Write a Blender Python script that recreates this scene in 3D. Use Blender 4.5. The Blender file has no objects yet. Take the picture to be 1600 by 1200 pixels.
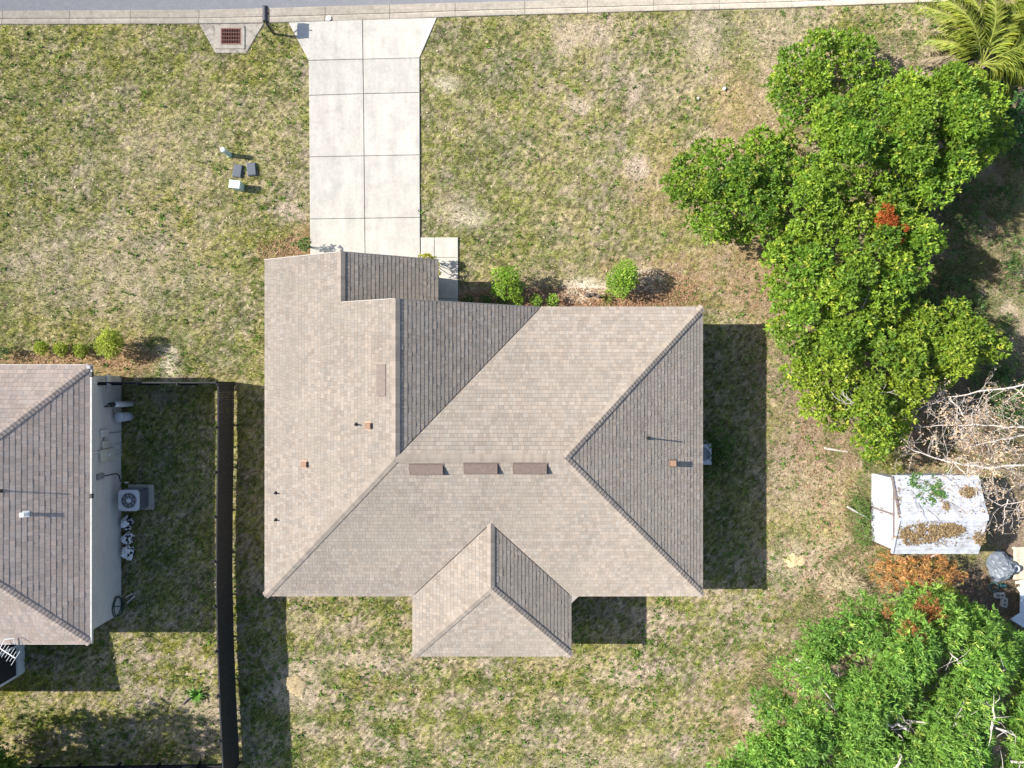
import bpy, math, random
import numpy as np
from mathutils import Vector, Matrix

random.seed(7)
RNG = np.random.default_rng(7)
R = math.radians
scene = bpy.context.scene
COL = scene.collection

# ------------------------------------------------------------------ camera
HC = 32.0            # flying height of the camera in metres
SC = 0.0288          # metres on the ground per photograph pixel
cam_d = bpy.data.cameras.new('camera')
cam = bpy.data.objects.new('camera', cam_d)
COL.objects.link(cam)
cam.location = (0, 0, HC)
cam.rotation_euler = (0, 0, 0)
cam_d.sensor_width = 36.0
cam_d.lens = 36.0 * (HC / SC) / 1600.0
cam_d.clip_end = 2000
scene.camera = cam

# ------------------------------------------------------------------ light
SUN_EL, SUN_AZ = R(37.5), R(8.0)
to_sun = Vector((-math.cos(SUN_AZ) * math.cos(SUN_EL), math.sin(SUN_AZ) * math.cos(SUN_EL), math.sin(SUN_EL)))
world = bpy.data.worlds.new('World')
scene.world = world
world.use_nodes = True
wn = world.node_tree
wn.nodes.clear()
sky = wn.nodes.new('ShaderNodeTexSky')
sky.sky_type = 'NISHITA'
sky.sun_disc = False
sky.sun_elevation = SUN_EL
sky.sun_rotation = math.atan2(to_sun.x, to_sun.y)
bg = wn.nodes.new('ShaderNodeBackground')
bg.inputs['Strength'].default_value = 0.098
wo = wn.nodes.new('ShaderNodeOutputWorld')
wn.links.new(sky.outputs[0], bg.inputs[0])
wn.links.new(bg.outputs[0], wo.inputs[0])
sun_d = bpy.data.lights.new('sun', 'SUN')
sun_d.energy = 4.6
sun_d.angle = R(0.53)
sun_d.color = (1.0, 0.955, 0.88)
sun = bpy.data.objects.new('sun', sun_d)
COL.objects.link(sun)
sun.rotation_euler = (-to_sun).to_track_quat('-Z', 'Y').to_euler()
sun.location = (-20, 5, 40)
vs = scene.view_settings
vs.view_transform = 'Standard'
vs.look = 'None'
vs.exposure = 1.20
vs.gamma = 1.0
vs.use_curve_mapping = False

# ------------------------------------------------------------------ helpers
def P(px, py, z=0.0):
    """photograph pixel + real height -> world point"""
    k = SC * (HC - z) / HC
    return ((px - 800) * k, (600 - py) * k, z)

def P2(px, py, z=0.0):
    p = P(px, py, z)
    return (p[0], p[1])

def tag(o, label=None, cat=None, group=None, kind=None):
    if label: o['label'] = label
    if cat: o['category'] = cat
    if group: o['group'] = group
    if kind: o['kind'] = kind
    return o

def empty(name, loc, label=None, cat=None, group=None, kind=None):
    o = bpy.data.objects.new(name, None)
    o.empty_display_size = 0.2
    o.location = loc
    COL.objects.link(o)
    return tag(o, label, cat, group, kind)

def root_loc(o):
    while o.parent: o = o.parent
    return Vector(o.location)

def mesh_np(name, V, F, mat, parent=None, cols=None, loc=None, smooth=False):
    """V (n,3) array, F list of tuples or (m,k) array; vertices in world space"""
    V = np.asarray(V, dtype=np.float32).copy()
    off = root_loc(parent) if parent else Vector(loc or (0, 0, 0))
    V -= np.array(off, dtype=np.float32)
    me = bpy.data.meshes.new(name)
    if isinstance(F, np.ndarray):
        n, k = F.shape
        me.vertices.add(len(V)); me.vertices.foreach_set('co', V.ravel())
        me.loops.add(n * k); me.loops.foreach_set('vertex_index', F.astype(np.int32).ravel())
        me.polygons.add(n)
        me.polygons.foreach_set('loop_start', np.arange(0, n * k, k, dtype=np.int32))
        me.polygons.foreach_set('loop_total', np.full(n, k, dtype=np.int32))
        me.update(calc_edges=True)
    else:
        me.from_pydata(V.tolist(), [], F)
        me.update()
    if cols is not None:
        ca = me.color_attributes.new('Col', 'FLOAT_COLOR', 'POINT')
        c = np.ones((len(V), 4), dtype=np.float32); c[:, :3] = cols
        ca.data.foreach_set('color', c.ravel())
    me.materials.append(mat)
    if smooth:
        me.polygons.foreach_set('use_smooth', np.ones(len(me.polygons), dtype=bool))
    o = bpy.data.objects.new(name, me)
    COL.objects.link(o)
    if parent: o.parent = parent
    else: o.location = off
    return o

class MB:
    def __init__(s): s.v, s.f, s.c = [], [], []
    def add(s, vs_, fs_, col=(1, 1, 1)):
        n = len(s.v)
        s.v += [tuple(v) for v in vs_]
        s.f += [tuple(i + n for i in f) for f in fs_]
        s.c += [tuple(col)] * len(vs_)
        return s
    def box(s, c, d, rz=0.0, col=(1, 1, 1), m=None, bev=0.0):
        hx, hy, hz = d[0] / 2, d[1] / 2, d[2] / 2
        if bev > 0:
            b = min(bev, hx * .45, hy * .45, hz * .45)
            pts = []
            for (z, i) in ((-hz, b), (-hz + b, 0), (hz - b, 0), (hz, b)):
                x, y = hx - i, hy - i
                k = b * .7 + i * .3
                pts += [(-x + k, -y, z), (x - k, -y, z), (x, -y + k, z), (x, y - k, z), (x - k, y, z), (-x + k, y, z), (-x, y - k, z), (-x, -y + k, z)]
            fs_ = [tuple(range(7, -1, -1)), tuple(range(24, 32))]
            for L in range(3):
                for i in range(8):
                    j = (i + 1) % 8
                    fs_.append((L * 8 + i, L * 8 + j, L * 8 + 8 + j, L * 8 + 8 + i))
        else:
            pts = [(x, y, z) for z in (-hz, hz) for (x, y) in ((-hx, -hy), (hx, -hy), (hx, hy), (-hx, hy))]
            fs_ = [(3, 2, 1, 0), (4, 5, 6, 7), (0, 1, 5, 4), (1, 2, 6, 5), (2, 3, 7, 6), (3, 0, 4, 7)]
        M = Matrix.Translation(Vector(c)) @ (m.to_4x4() if m is not None else Matrix.Rotation(rz, 4, 'Z'))
        return s.add([M @ Vector(p) for p in pts], fs_, col)
    def prism(s, poly, z0, z1, col=(1, 1, 1), inset=0.0, drop=0.0):
        n = len(poly)
        area = sum(poly[i][0] * poly[(i + 1) % n][1] - poly[(i + 1) % n][0] * poly[i][1] for i in range(n))
        if area < 0: poly = poly[::-1]
        pts = [(x, y, z0) for x, y in poly]
        fs_ = [tuple(range(n - 1, -1, -1))]
        if inset > 0:
            cx = sum(p[0] for p in poly) / n; cy = sum(p[1] for p in poly) / n
            pts += [(x, y, z1 - drop) for x, y in poly]
            for x, y in poly:
                d = math.hypot(x - cx, y - cy); k = max(0, 1 - inset * 1.41 / d)
                pts.append((cx + (x - cx) * k, cy + (y - cy) * k, z1))
            for L in range(2):
                for i in range(n):
                    j = (i + 1) % n
                    fs_.append((L * n + i, L * n + j, L * n + n + j, L * n + n + i))
            fs_.append(tuple(range(2 * n, 3 * n)))
        else:
            pts += [(x, y, z1) for x, y in poly]
            for i in range(n):
                j = (i + 1) % n
                fs_.append((i, j, n + j, n + i))
            fs_.append(tuple(range(n, 2 * n)))
        return s.add(pts, fs_, col)
    def tube(s, pts, rad, n=6, col=(1, 1, 1), cap=True):
        pts = [Vector(p) for p in pts]
        if not hasattr(rad, '__len__'): rad = [rad] * len(pts)
        vs_, fs_ = [], []
        for i, p in enumerate(pts):
            d = (pts[min(i + 1, len(pts) - 1)] - pts[max(i - 1, 0)])
            if d.length < 1e-9: d = Vector((0, 0, 1))
            d.normalize()
            a = d.orthogonal().normalized() if i == 0 else (a - d * a.dot(d)).normalized()
            b = d.cross(a)
            for k in range(n):
                t = 2 * math.pi * k / n
                vs_.append(p + (a * math.cos(t) + b * math.sin(t)) * rad[i])
        for i in range(len(pts) - 1):
            for k in range(n):
                k2 = (k + 1) % n
                fs_.append((i * n + k, i * n + k2, i * n + n + k2, i * n + n + k))
        if cap:
            fs_.append(tuple(range(n - 1, -1, -1)))
            fs_.append(tuple(range((len(pts) - 1) * n, len(pts) * n)))
        return s.add(vs_, fs_, col)
    def lathe(s, c, prof, n=16, col=(1, 1, 1), m=None):
        vs_, fs_ = [], []
        for r, z in prof:
            for k in range(n):
                t = 2 * math.pi * k / n
                q = Vector((r * math.cos(t), r * math.sin(t), z))
                if m is not None: q = m @ q
                vs_.append(q + Vector(c))
        L = len(prof)
        for i in range(L - 1):
            for k in range(n):
                k2 = (k + 1) % n
                fs_.append((i * n + k, i * n + k2, i * n + n + k2, i * n + n + k))
        fs_.append(tuple(range(n - 1, -1, -1)))
        fs_.append(tuple(range((L - 1) * n, L * n)))
        return s.add(vs_, fs_, col)
    def build(s, name, mat, parent=None, loc=None, smooth=False, **kw):
        o = mesh_np(name, np.array(s.v, dtype=np.float32).reshape(-1, 3), s.f, mat, parent, np.array(s.c, dtype=np.float32).reshape(-1, 3), loc, smooth)
        return tag(o, **kw)

_T = {}
def vnoise(x, y, scale, seed=0):
    """smooth value noise in 0..1"""
    if seed not in _T: _T[seed] = np.random.default_rng(1000 + seed).random((256, 256))
    T = _T[seed]
    x = np.asarray(x, float) / scale + 77.3; y = np.asarray(y, float) / scale + 31.7
    xi = np.floor(x).astype(int); yi = np.floor(y).astype(int)
    fx = x - xi; fy = y - yi
    fx = fx * fx * (3 - 2 * fx); fy = fy * fy * (3 - 2 * fy)
    a = T[xi & 255, yi & 255]; b = T[(xi + 1) & 255, yi & 255]
    c = T[xi & 255, (yi + 1) & 255]; d = T[(xi + 1) & 255, (yi + 1) & 255]
    return (a * (1 - fx) + b * fx) * (1 - fy) + (c * (1 - fx) + d * fx) * fy

def fbm(x, y, scale, seed=0, octs=4, gain=.55):
    t = 0; a = 1; s_ = 0
    for i in range(octs):
        t = t + a * vnoise(x, y, scale / 2 ** i, seed + i * 13); s_ += a; a *= gain
    return t / s_

def sig(v, k): return 1 / (1 + np.exp(-np.clip(v * k, -30, 30)))

def in_poly(x, y, poly):
    ins = np.zeros(np.shape(x), bool)
    n = len(poly)
    for i in range(n):
        x1, y1 = poly[i]; x2, y2 = poly[(i + 1) % n]
        if y1 == y2: continue
        c = ((y1 > y) != (y2 > y)) & (x < (x2 - x1) * (y - y1) / (y2 - y1) + x1)
        ins ^= c
    return ins

# ------------------------------------------------------------------ materials
def mat_new(name):
    m = bpy.data.materials.new(name); m.use_nodes = True
    nt = m.node_tree; nt.nodes.clear()
    out = nt.nodes.new('ShaderNodeOutputMaterial')
    b = nt.nodes.new('ShaderNodeBsdfPrincipled')
    nt.links.new(b.outputs[0], out.inputs[0])
    return m, nt, b, out

def mat(name, rgb, rough=.7, var=.12, scale=6.0, metal=0.0, bump=0.0, bscale=60.0, spec=.4, attr=False, dirt=None, dscale=1.2, damt=.5, streak=None):
    """procedural surface: base colour (or the Col attribute) varied by two noises, bump, optional stains"""
    m, nt, b, out = mat_new(name)
    N, L = nt.nodes.new, nt.links.new
    tc = N('ShaderNodeNewGeometry')
    n1 = N('ShaderNodeTexNoise'); n1.inputs['Scale'].default_value = scale; n1.inputs['Detail'].default_value = 6
    L(tc.outputs['Position'], n1.inputs['Vector'])
    rmp = N('ShaderNodeMapRange'); rmp.inputs[1].default_value = .3; rmp.inputs[2].default_value = .7
    rmp.inputs[3].default_value = 1 - var; rmp.inputs[4].default_value = 1 + var
    L(n1.outputs[0], rmp.inputs[0])
    mul = N('ShaderNodeMix'); mul.data_type = 'RGBA'; mul.blend_type = 'MULTIPLY'; mul.inputs[0].default_value = 1
    if attr:
        at = N('ShaderNodeAttribute'); at.attribute_name = 'Col'
        if rgb is not None:
            m2 = N('ShaderNodeMix'); m2.data_type = 'RGBA'; m2.blend_type = 'MULTIPLY'; m2.inputs[0].default_value = 1
            L(at.outputs['Color'], m2.inputs[6]); m2.inputs[7].default_value = (*rgb, 1)
            L(m2.outputs[2], mul.inputs[6])
        else: L(at.outputs['Color'], mul.inputs[6])
    else: mul.inputs[6].default_value = (*rgb, 1)
    L(rmp.outputs[0], mul.inputs[7])
    res = mul.outputs[2]
    if dirt is not None:
        n2 = N('ShaderNodeTexNoise'); n2.inputs['Scale'].default_value = dscale; n2.inputs['Detail'].default_value = 8; n2.inputs['Roughness'].default_value = .65
        L(tc.outputs['Position'], n2.inputs['Vector'])
        r2 = N('ShaderNodeMapRange'); r2.inputs[1].default_value = .48; r2.inputs[2].default_value = .72; r2.inputs[4].default_value = damt
        L(n2.outputs[0], r2.inputs[0])
        mx = N('ShaderNodeMix'); mx.data_type = 'RGBA'
        L(r2.outputs[0], mx.inputs[0]); L(res, mx.inputs[6]); mx.inputs[7].default_value = (*dirt, 1)
        res = mx.outputs[2]
    if streak is not None:
        mp = N('ShaderNodeMapping'); mp.inputs['Scale'].default_value = streak[:3]
        L(tc.outputs['Position'], mp.inputs['Vector'])
        n4 = N('ShaderNodeTexNoise'); n4.inputs['Scale'].default_value = 1.0; n4.inputs['Detail'].default_value = 7; n4.inputs['Roughness'].default_value = .7
        L(mp.outputs[0], n4.inputs['Vector'])
        r4 = N('ShaderNodeMapRange'); r4.inputs[1].default_value = .35; r4.inputs[2].default_value = .68
        r4.inputs[3].default_value = 1 - streak[3]; r4.inputs[4].default_value = 1 + streak[3]
        L(n4.outputs[0], r4.inputs[0])
        m4 = N('ShaderNodeMix'); m4.data_type = 'RGBA'; m4.blend_type = 'MULTIPLY'; m4.inputs[0].default_value = 1
        L(res, m4.inputs[6]); L(r4.outputs[0], m4.inputs[7]); res = m4.outputs[2]
    L(res, b.inputs['Base Color'])
    b.inputs['Roughness'].default_value = rough
    b.inputs['Metallic'].default_value = metal
    if rough > .84: b.inputs['Diffuse Roughness'].default_value = .25 if name == 'ground' else 1.0
    b.inputs['Specular IOR Level'].default_value = spec
    if bump > 0:
        n3 = N('ShaderNodeTexNoise'); n3.inputs['Scale'].default_value = bscale; n3.inputs['Detail'].default_value = 4
        L(tc.outputs['Position'], n3.inputs['Vector'])
        bp = N('ShaderNodeBump'); bp.inputs['Strength'].default_value = bump; bp.inputs['Distance'].default_value = .02
        L(n3.outputs[0], bp.inputs['Height']); L(bp.outputs[0], b.inputs['Normal'])
    return m

def mat_leaf(name, rough=.42, trans=.28, spec=.45):
    m, nt, b, out = mat_new(name)
    N, L = nt.nodes.new, nt.links.new
    at = N('ShaderNodeAttribute'); at.attribute_name = 'Col'
    L(at.outputs['Color'], b.inputs['Base Color'])
    b.inputs['Roughness'].default_value = rough
    b.inputs['Specular IOR Level'].default_value = spec
    tr = N('ShaderNodeBsdfTranslucent')
    mm = N('ShaderNodeMix'); mm.data_type = 'RGBA'; mm.blend_type = 'MULTIPLY'; mm.inputs[0].default_value = 1
    L(at.outputs['Color'], mm.inputs[6]); mm.inputs[7].default_value = (1.25, 1.3, .6, 1)
    L(mm.outputs[2], tr.inputs[0])
    mx = N('ShaderNodeMixShader'); mx.inputs[0].default_value = trans
    L(b.outputs[0], mx.inputs[1]); L(tr.outputs[0], mx.inputs[2]); L(mx.outputs[0], out.inputs[0])
    return m

M = {}
M['ground'] = mat('ground', None, .95, .5, 20, bump=1.0, bscale=30, spec=.1, attr=True)
M['grass'] = mat_leaf('grass_blades', .7, .2, .15)
M['leaf'] = mat_leaf('leaves', .5, .30, .3)
M['dry'] = mat_leaf('dry_leaves', .8, .15, .1)
M['asphalt'] = mat('asphalt', (.27, .268, .28), .9, .22, 45, bump=.5, bscale=120, spec=.2, dirt=(.36, .35, .34), dscale=3, damt=.5)
M['kerb'] = mat('kerb_concrete', (.46, .41, .34), .88, .12, 7, bump=.25, bscale=80, spec=.2, attr=True, dirt=(.27, .23, .18), dscale=2.4, damt=.55, streak=(.5, 9, 1, .10))
M['slab'] = mat('driveway_concrete', (.575, .54, .485), .85, .07, 9, bump=.2, bscale=90, spec=.2, attr=True, dirt=(.45, .425, .385), dscale=1.6, damt=.75, streak=(2.2, .35, 1, .10))
M['apron'] = mat('inlet_concrete', (.46, .41, .345), .9, .14, 8, bump=.35, bscale=60, spec=.2, dirt=(.15, .125, .10), dscale=2.6, damt=1.0)
M['rust'] = mat('rusty_iron', (.16, .075, .06), .8, .25, 14, bump=.3, spec=.3)
M['void'] = mat('dark_pit', (.02, .02, .02), .95, .2, 5, spec=.1)
M['shingle'] = mat('shingle_granules', (.345, .295, .248), .92, .10, 26, bump=.5, bscale=150, spec=.15, attr=True, dirt=(.325, .29, .238), dscale=.3, damt=.8, streak=(.5, .5, .5, .07))
M['shingle2'] = mat('shingle_granules_rose', (.45, .37, .315), .92, .10, 26, bump=.5, bscale=150, spec=.15, attr=True, dirt=(.38, .31, .275), dscale=.5, damt=.5)
M['deck'] = mat('roof_underlay', (.07, .058, .052), .9, .2, 9, spec=.1)
M['stucco'] = mat('beige_stucco', (.50, .455, .385), .9, .05, 4, bump=.35, bscale=110, spec=.15)
M['stucco2'] = mat('grey_stucco', (.56, .52, .455), .9, .05, 3, bump=.35, bscale=110, spec=.15, dirt=(.46, .425, .37), dscale=.9, damt=.6)
M['trim'] = mat('white_trim', (.68, .67, .64), .5, .06, 5)
M['gutter'] = mat('gutter_enamel', (.40, .39, .36), .55, .08, 5)
M['fascia'] = mat('fascia_paint', (.27, .24, .21), .6, .08, 5)
M['vent'] = mat('rose_brown_sheet_metal', (.15, .112, .092), .55, .15, 8, spec=.35)
M['copper'] = mat('orange_brown_lead', (.26, .16, .105), .6, .2, 20)
M['black'] = mat('black_plastic', (.018, .018, .02), .55, .2, 10)
M['box'] = mat('grey_white_enamel', (.55, .55, .52), .5, .06, 8)
M['cream'] = mat('cream_enamel', (.52, .50, .42), .55, .08, 8)
M['grey'] = mat('mid_grey_metal', (.22, .23, .24), .5, .12, 8)
M['ac'] = mat('ac_case_paint', (.52, .52, .53), .45, .06, 6)
M['acside'] = mat('ac_coil_dark', (.085, .085, .09), .6, .2, 30)
M['tank'] = mat('white_tank_fibreglass', (.66, .67, .68), .4, .04, 5)
M['tank2'] = mat('grey_salt_tank', (.5, .51, .53), .45, .05, 5)
M['fence'] = mat('dark_brown_fence', (.026, .026, .028), .75, .3, 12, spec=.2, attr=True)
M['bag'] = mat('white_plastic_sheet', (.8, .8, .8), .4, .05, 8, bump=.6, bscale=25)
M['hose'] = mat('green_hose', (.03, .07, .05), .5, .2, 8)
M['mail'] = mat('black_mailbox_paint', (.016, .019, .026), .35, .2, 8, spec=.6)
M['pedestal'] = mat('pale_green_plastic', (.38, .50, .45), .6, .08, 8)
M['pedcap'] = mat('bleached_plastic', (.52, .56, .53), .6, .06, 8)
M['lid'] = mat('dark_grey_lid', (.085, .095, .11), .75, .15, 16, bump=.3)
M['bark'] = mat('grey_bark', (.20, .16, .13), .9, .25, 14, bump=.6, bscale=40)
M['pale'] = mat('pale_branch', (.40, .36, .325), .85, .2, 12, bump=.4, bscale=40)
M['twig'] = mat('bleached_twig', (.47, .42, .385), .85, .2, 12)
M['shedm'] = mat('white_shed_metal', (.44, .455, .50), .55, .12, 5, dirt=(.23, .215, .205), dscale=3.0, damt=.85, spec=.3)
M['shedtrim'] = mat('shed_rust_trim', (.16, .13, .125), .6, .2, 12)
M['litter'] = mat('leaf_litter', None, .95, .25, 25, bump=.9, bscale=30, spec=.1, attr=True)
M['sand'] = mat('yellow_sand', (.47, .37, .22), .95, .25, 14, bump=.9, bscale=18, spec=.1)
M['tarp'] = mat('slate_tarp', (.13, .15, .18), .45, .25, 5, bump=.6, bscale=9)
M['wood'] = mat('weathered_planks', (.40, .36, .29), .85, .2, 10, attr=True)
M['block'] = mat('cinder_block', (.36, .36, .36), .9, .12, 12)
M['panel'] = mat('pale_blue_metal', (.48, .53, .58), .45, .08, 6)
M['teal'] = mat('dark_teal_rubber', (.04, .13, .13), .6, .2, 8)
M['screen'] = mat('dark_insect_screen', (.025, .025, .028), .6, .1, 20)
M['glass'] = mat('window_glass', (.03, .035, .04), .08, .05, 3, spec=.8)
M['stone'] = mat('dark_stone', (.12, .09, .08), .9, .3, 14, bump=.5, bscale=20)
M['paper'] = mat('white_litter', (.82, .82, .8), .7, .04, 10)
M['pvc'] = mat('grey_pole', (.45, .42, .39), .7, .15, 9)

# ------------------------------------------------------------------ outlines shared by the ground and the things on it
KERB_LOW = [(-260, 38.8), (0, 38.5), (311, 37.3), (415, 36), (508, 33.8), (609, 30.5), (711, 26.5), (820, 23.4), (918, 20.6), (1021, 17.6), (1124, 15), (1237, 12), (1340, 8), (1445, 4), (1560, -1), (1860, -14)]
KERB_TOP = [(-260, 17.4), (0, 17), (311, 15.4), (415, 13), (508, 10), (609, 7.3), (711, 4.4), (820, 1.6), (918, -1), (1021, -4), (1124, -7), (1237, -10), (1340, -14), (1445, -18), (1560, -23), (1860, -36)]
def ipl(pts, x):
    return np.interp(x, [p[0] for p in pts], [p[1] for p in pts])
DRIVE = [P2(451, 34.5), P2(683, 27.5), P2(656, 91), P2(657, 460), P2(485.5, 460), P2(482, 95)]
WALK = [P2(656, 370.5), P2(716, 370), P2(716.5, 510), P2(656, 510)]
INLET = [P2(311, 30), P2(337, 83), P2(385, 83), P2(415, 30)]

# ------------------------------------------------------------------ ground colours and relief
STRAW = np.array([.385, .306, .172]); THATCH = np.array([.385, .305, .235]); GREEN = np.array([.205, .215, .052])
DGREEN = np.array([.085, .125, .035]); SOIL = np.array([.235, .175, .125]); RUST = np.array([.31, .195, .115])
MULCH = np.array([.25, .13, .075]); SAND = np.array([.56, .49, .38]); DIRT = np.array([.20, .14, .10]); DARKL = np.array([.105, .08, .065])

# (px, py, rx, ry, colour, strength): patches that really differ in soil or cover
PATCH = [
    (880, 468, 190, 22, MULCH, .9), (1020, 450, 70, 40, MULCH, .75), (915, 452, 34, 16, SAND, 1.0), (830, 452, 60, 22, SOIL, .7),
    (1005, 440, 40, 20, SAND, .6), (760, 462, 60, 22, SOIL, .7), (475, 388, 35, 30, MULCH, .6), (440, 395, 40, 14, RUST, .6),
    (1180, 430, 80, 70, RUST, .55), (1130, 300, 150, 60, RUST, .35), (1180, 200, 60, 100, RUST, .45), (1220, 600, 40, 240, RUST, .15),
    (1275, 740, 50, 80, THATCH, .45), (1300, 700, 40, 60, RUST, .4), (1300, 830, 55, 90, STRAW, .45), (1320, 920, 50, 60, THATCH, .5),
    (1520, 430, 100, 200, DIRT, .35), (1460, 300, 120, 180, DIRT, .6), (1540, 400, 50, 50, DGREEN, .4), (1500, 510, 50, 40, DGREEN, .4), (1585, 460, 50, 80, THATCH, .75), (1580, 330, 40, 50, SOIL, .7), (1560, 640, 120, 100, DARKL, .8), (1590, 800, 60, 80, SOIL, .95), (1340, 560, 130, 180, DIRT, .75),
    (1555, 930, 80, 70, DARKL, .95), (1400, 150, 90, 60, RUST, .5), (1430, 110, 60, 40, THATCH, .7), (1570, 160, 60, 60, DIRT, .8),
    (1400, 1100, 230, 120, DIRT, .8), (1210, 1140, 60, 40, RUST, .6), (1190, 1120, 30, 30, THATCH, .8), (100, 562, 130, 16, RUST, .75), (200, 560, 40, 30, RUST, .6), (265, 572, 18, 30, SAND, .6),
    (265, 250, 90, 60, THATCH, .3), (210, 420, 120, 70, THATCH, .4), (60, 420, 60, 60, THATCH, .3), (700, 330, 40, 14, SAND, .15), (730, 348, 25, 10, SAND, .2),
    (705, 325, 30, 25, THATCH, .4), (735, 340, 22, 10, SAND, .3), (915, 50, 50, 24, THATCH, .6), (1100, 70, 30, 50, THATCH, .6), (885, 75, 18, 14, THATCH, .7), (905, 165, 16, 14, THATCH, .8), (990, 145, 9, 22, THATCH, .8),
    (1000, 260, 18, 20, THATCH, .9), (700, 130, 16, 12, SAND, .5), (1210, 70, 50, 90, THATCH, .5), (460, 330, 18, 14, THATCH, .7), (460, 1070, 40, 36, THATCH, .7), (600, 1075, 50, 10, RUST, .3),
    (560, 1030, 60, 14, THATCH, .5), (250, 620, 14, 14, THATCH, .6), (960, 1060, 40, 10, THATCH, .6), (1020, 960, 30, 12, THATCH, .6), (930, 1190, 80, 12, THATCH, .5), (1240, 880, 45, 30, THATCH, .6), (325, 1130, 40, 50, THATCH, .5),
]
def ground_colour(x, y):
    """colour and green share of the lawn at world x, y (arrays)"""
    px = x / SC + 800; py = 600 - y / SC
    big = fbm(x, y, 5.0, 1); mid = fbm(x, y, .8, 5, 4, .7); fine = fbm(x, y, .19, 9, 3, .9); tiny = vnoise(x, y, .075, 3)
    left = sig(440 - px, .02); back = sig(py - 930, .02); right = sig(px - 1190, .02)
    k_ = .62 + .38 * np.maximum(back, .25 * right)
    g = (mid - .5) * 1.3 * k_ ** 1.5 + (fine - .5) * 2.7 * k_ + (big - .5) * .4 + .10 * left - .02 * back
    # mown stripes in the back garden
    g = g + .20 * back * np.sin(y * 3.6 + 2.2 * (vnoise(x, y, 2.5, 21) - .5) + x * .05)
    gs = sig(g + .05, 5.0)
    yel = fbm(x, y, 2.6, 41)
    straw = STRAW + (THATCH - STRAW) * sig(fbm(x, y, 1.7, 51) - .47, 14)[..., None]
    grn = GREEN + (DGREEN - GREEN) * sig(fbm(x, y, .9, 61) - .60, 14)[..., None]
    grn = grn * (1 + (np.array([1.22, 1.08, .75]) - 1) * (sig(yel - .5, 10) * (.35 + .65 * left))[..., None])
    c = straw * (1 - gs[..., None]) + grn * gs[..., None]
    gap_shade = sig(vnoise(x, y, .11, 33) * .6 + tiny * .4 - .66, 22)  # specks of shade between tufts, darkened into the lawn colour
    c = c * (.60 + .80 * tiny + .35 * (fine - .5))[..., None] * (1 - .75 * gap_shade)[..., None]
    wob = (fbm(x, y, 1.1, 71) - .5) * 1.5 + (fbm(x, y, .35, 75) - .5) * .9
    bare = np.zeros_like(x)
    for (cx, cy, rx, ry, col, st) in PATCH:
        d = np.sqrt(((px - cx) / rx) ** 2 + ((py - cy) / ry) ** 2) + wob * .8
        w = sig(1 - d, 5) * st
        cc = col * (.7 + .6 * tiny)[..., None]
        c = c * (1 - w[..., None]) + cc * w[..., None]
        bare = np.maximum(bare, w)
    return c, gs, bare

def hard_mask(x, y):
    px = x / SC + 800; py = 600 - y / SC
    m = py < ipl(KERB_LOW, px) + .5
    m |= in_poly(x, y, DRIVE) | in_poly(x, y, WALK) | in_poly(x, y, INLET)
    return m

def gz(x, y):
    return (fbm(x, y, 1.4, 81, 4) - .5) * .06 - .015 + (vnoise(x, y, .16, 85) - .5) * .03

# ------------------------------------------------------------------ setting
def build_ground():
    xs = np.concatenate([[-600, -200, -80, -45, -32], np.arange(-26, 26.01, .11), [32, 45, 80, 200, 600]])
    ys = np.concatenate([[-600, -200, -80, -40, -26], np.arange(-20, 20.01, .11), [26, 40, 80, 200, 600]])
    X, Y = np.meshgrid(xs, ys, indexing='ij')
    c, gs, bare = ground_colour(X, Y)
    Z = gz(X, Y)
    hm = hard_mask(X, Y)
    for dx, dy in ((.12, 0), (-.12, 0), (0, .12), (0, -.12)): hm &= hard_mask(X + dx, Y + dy)
    Z = np.where(hm, -.16, Z)
    nx, ny = X.shape
    V = np.stack([X, Y, Z], -1).reshape(-1, 3)
    idx = np.arange(nx * ny).reshape(nx, ny)
    F = np.stack([idx[:-1, :-1], idx[1:, :-1], idx[1:, 1:], idx[:-1, 1:]], -1).reshape(-1, 4)
    o = mesh_np('ground', V, F, M['ground'], None, c.reshape(-1, 3), smooth=True)
    tag(o, 'patchy green and straw coloured lawn with bare sandy soil', kind='structure')
build_ground()

# road: cambered sheet between this kerb and a far one
def build_road():
    xs = np.linspace(-260, 1860, 40)
    V, F = [], []
    for i, x in enumerate(xs):
        X, Y, _ = P(x, ipl(KERB_TOP, x) + 1)
        for k in range(7):
            t = k / 6
            V.append((X, Y + t * 6.6, .0 + .09 * math.sin(math.pi * t)))
    for i in range(len(xs) - 1):
        for k in range(6):
            a = i * 7 + k
            F.append((a, a + 7, a + 8, a + 1))
    tag(mesh_np('road', V, F, M['asphalt']), 'weathered grey asphalt street', kind='structure')
build_road()

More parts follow.
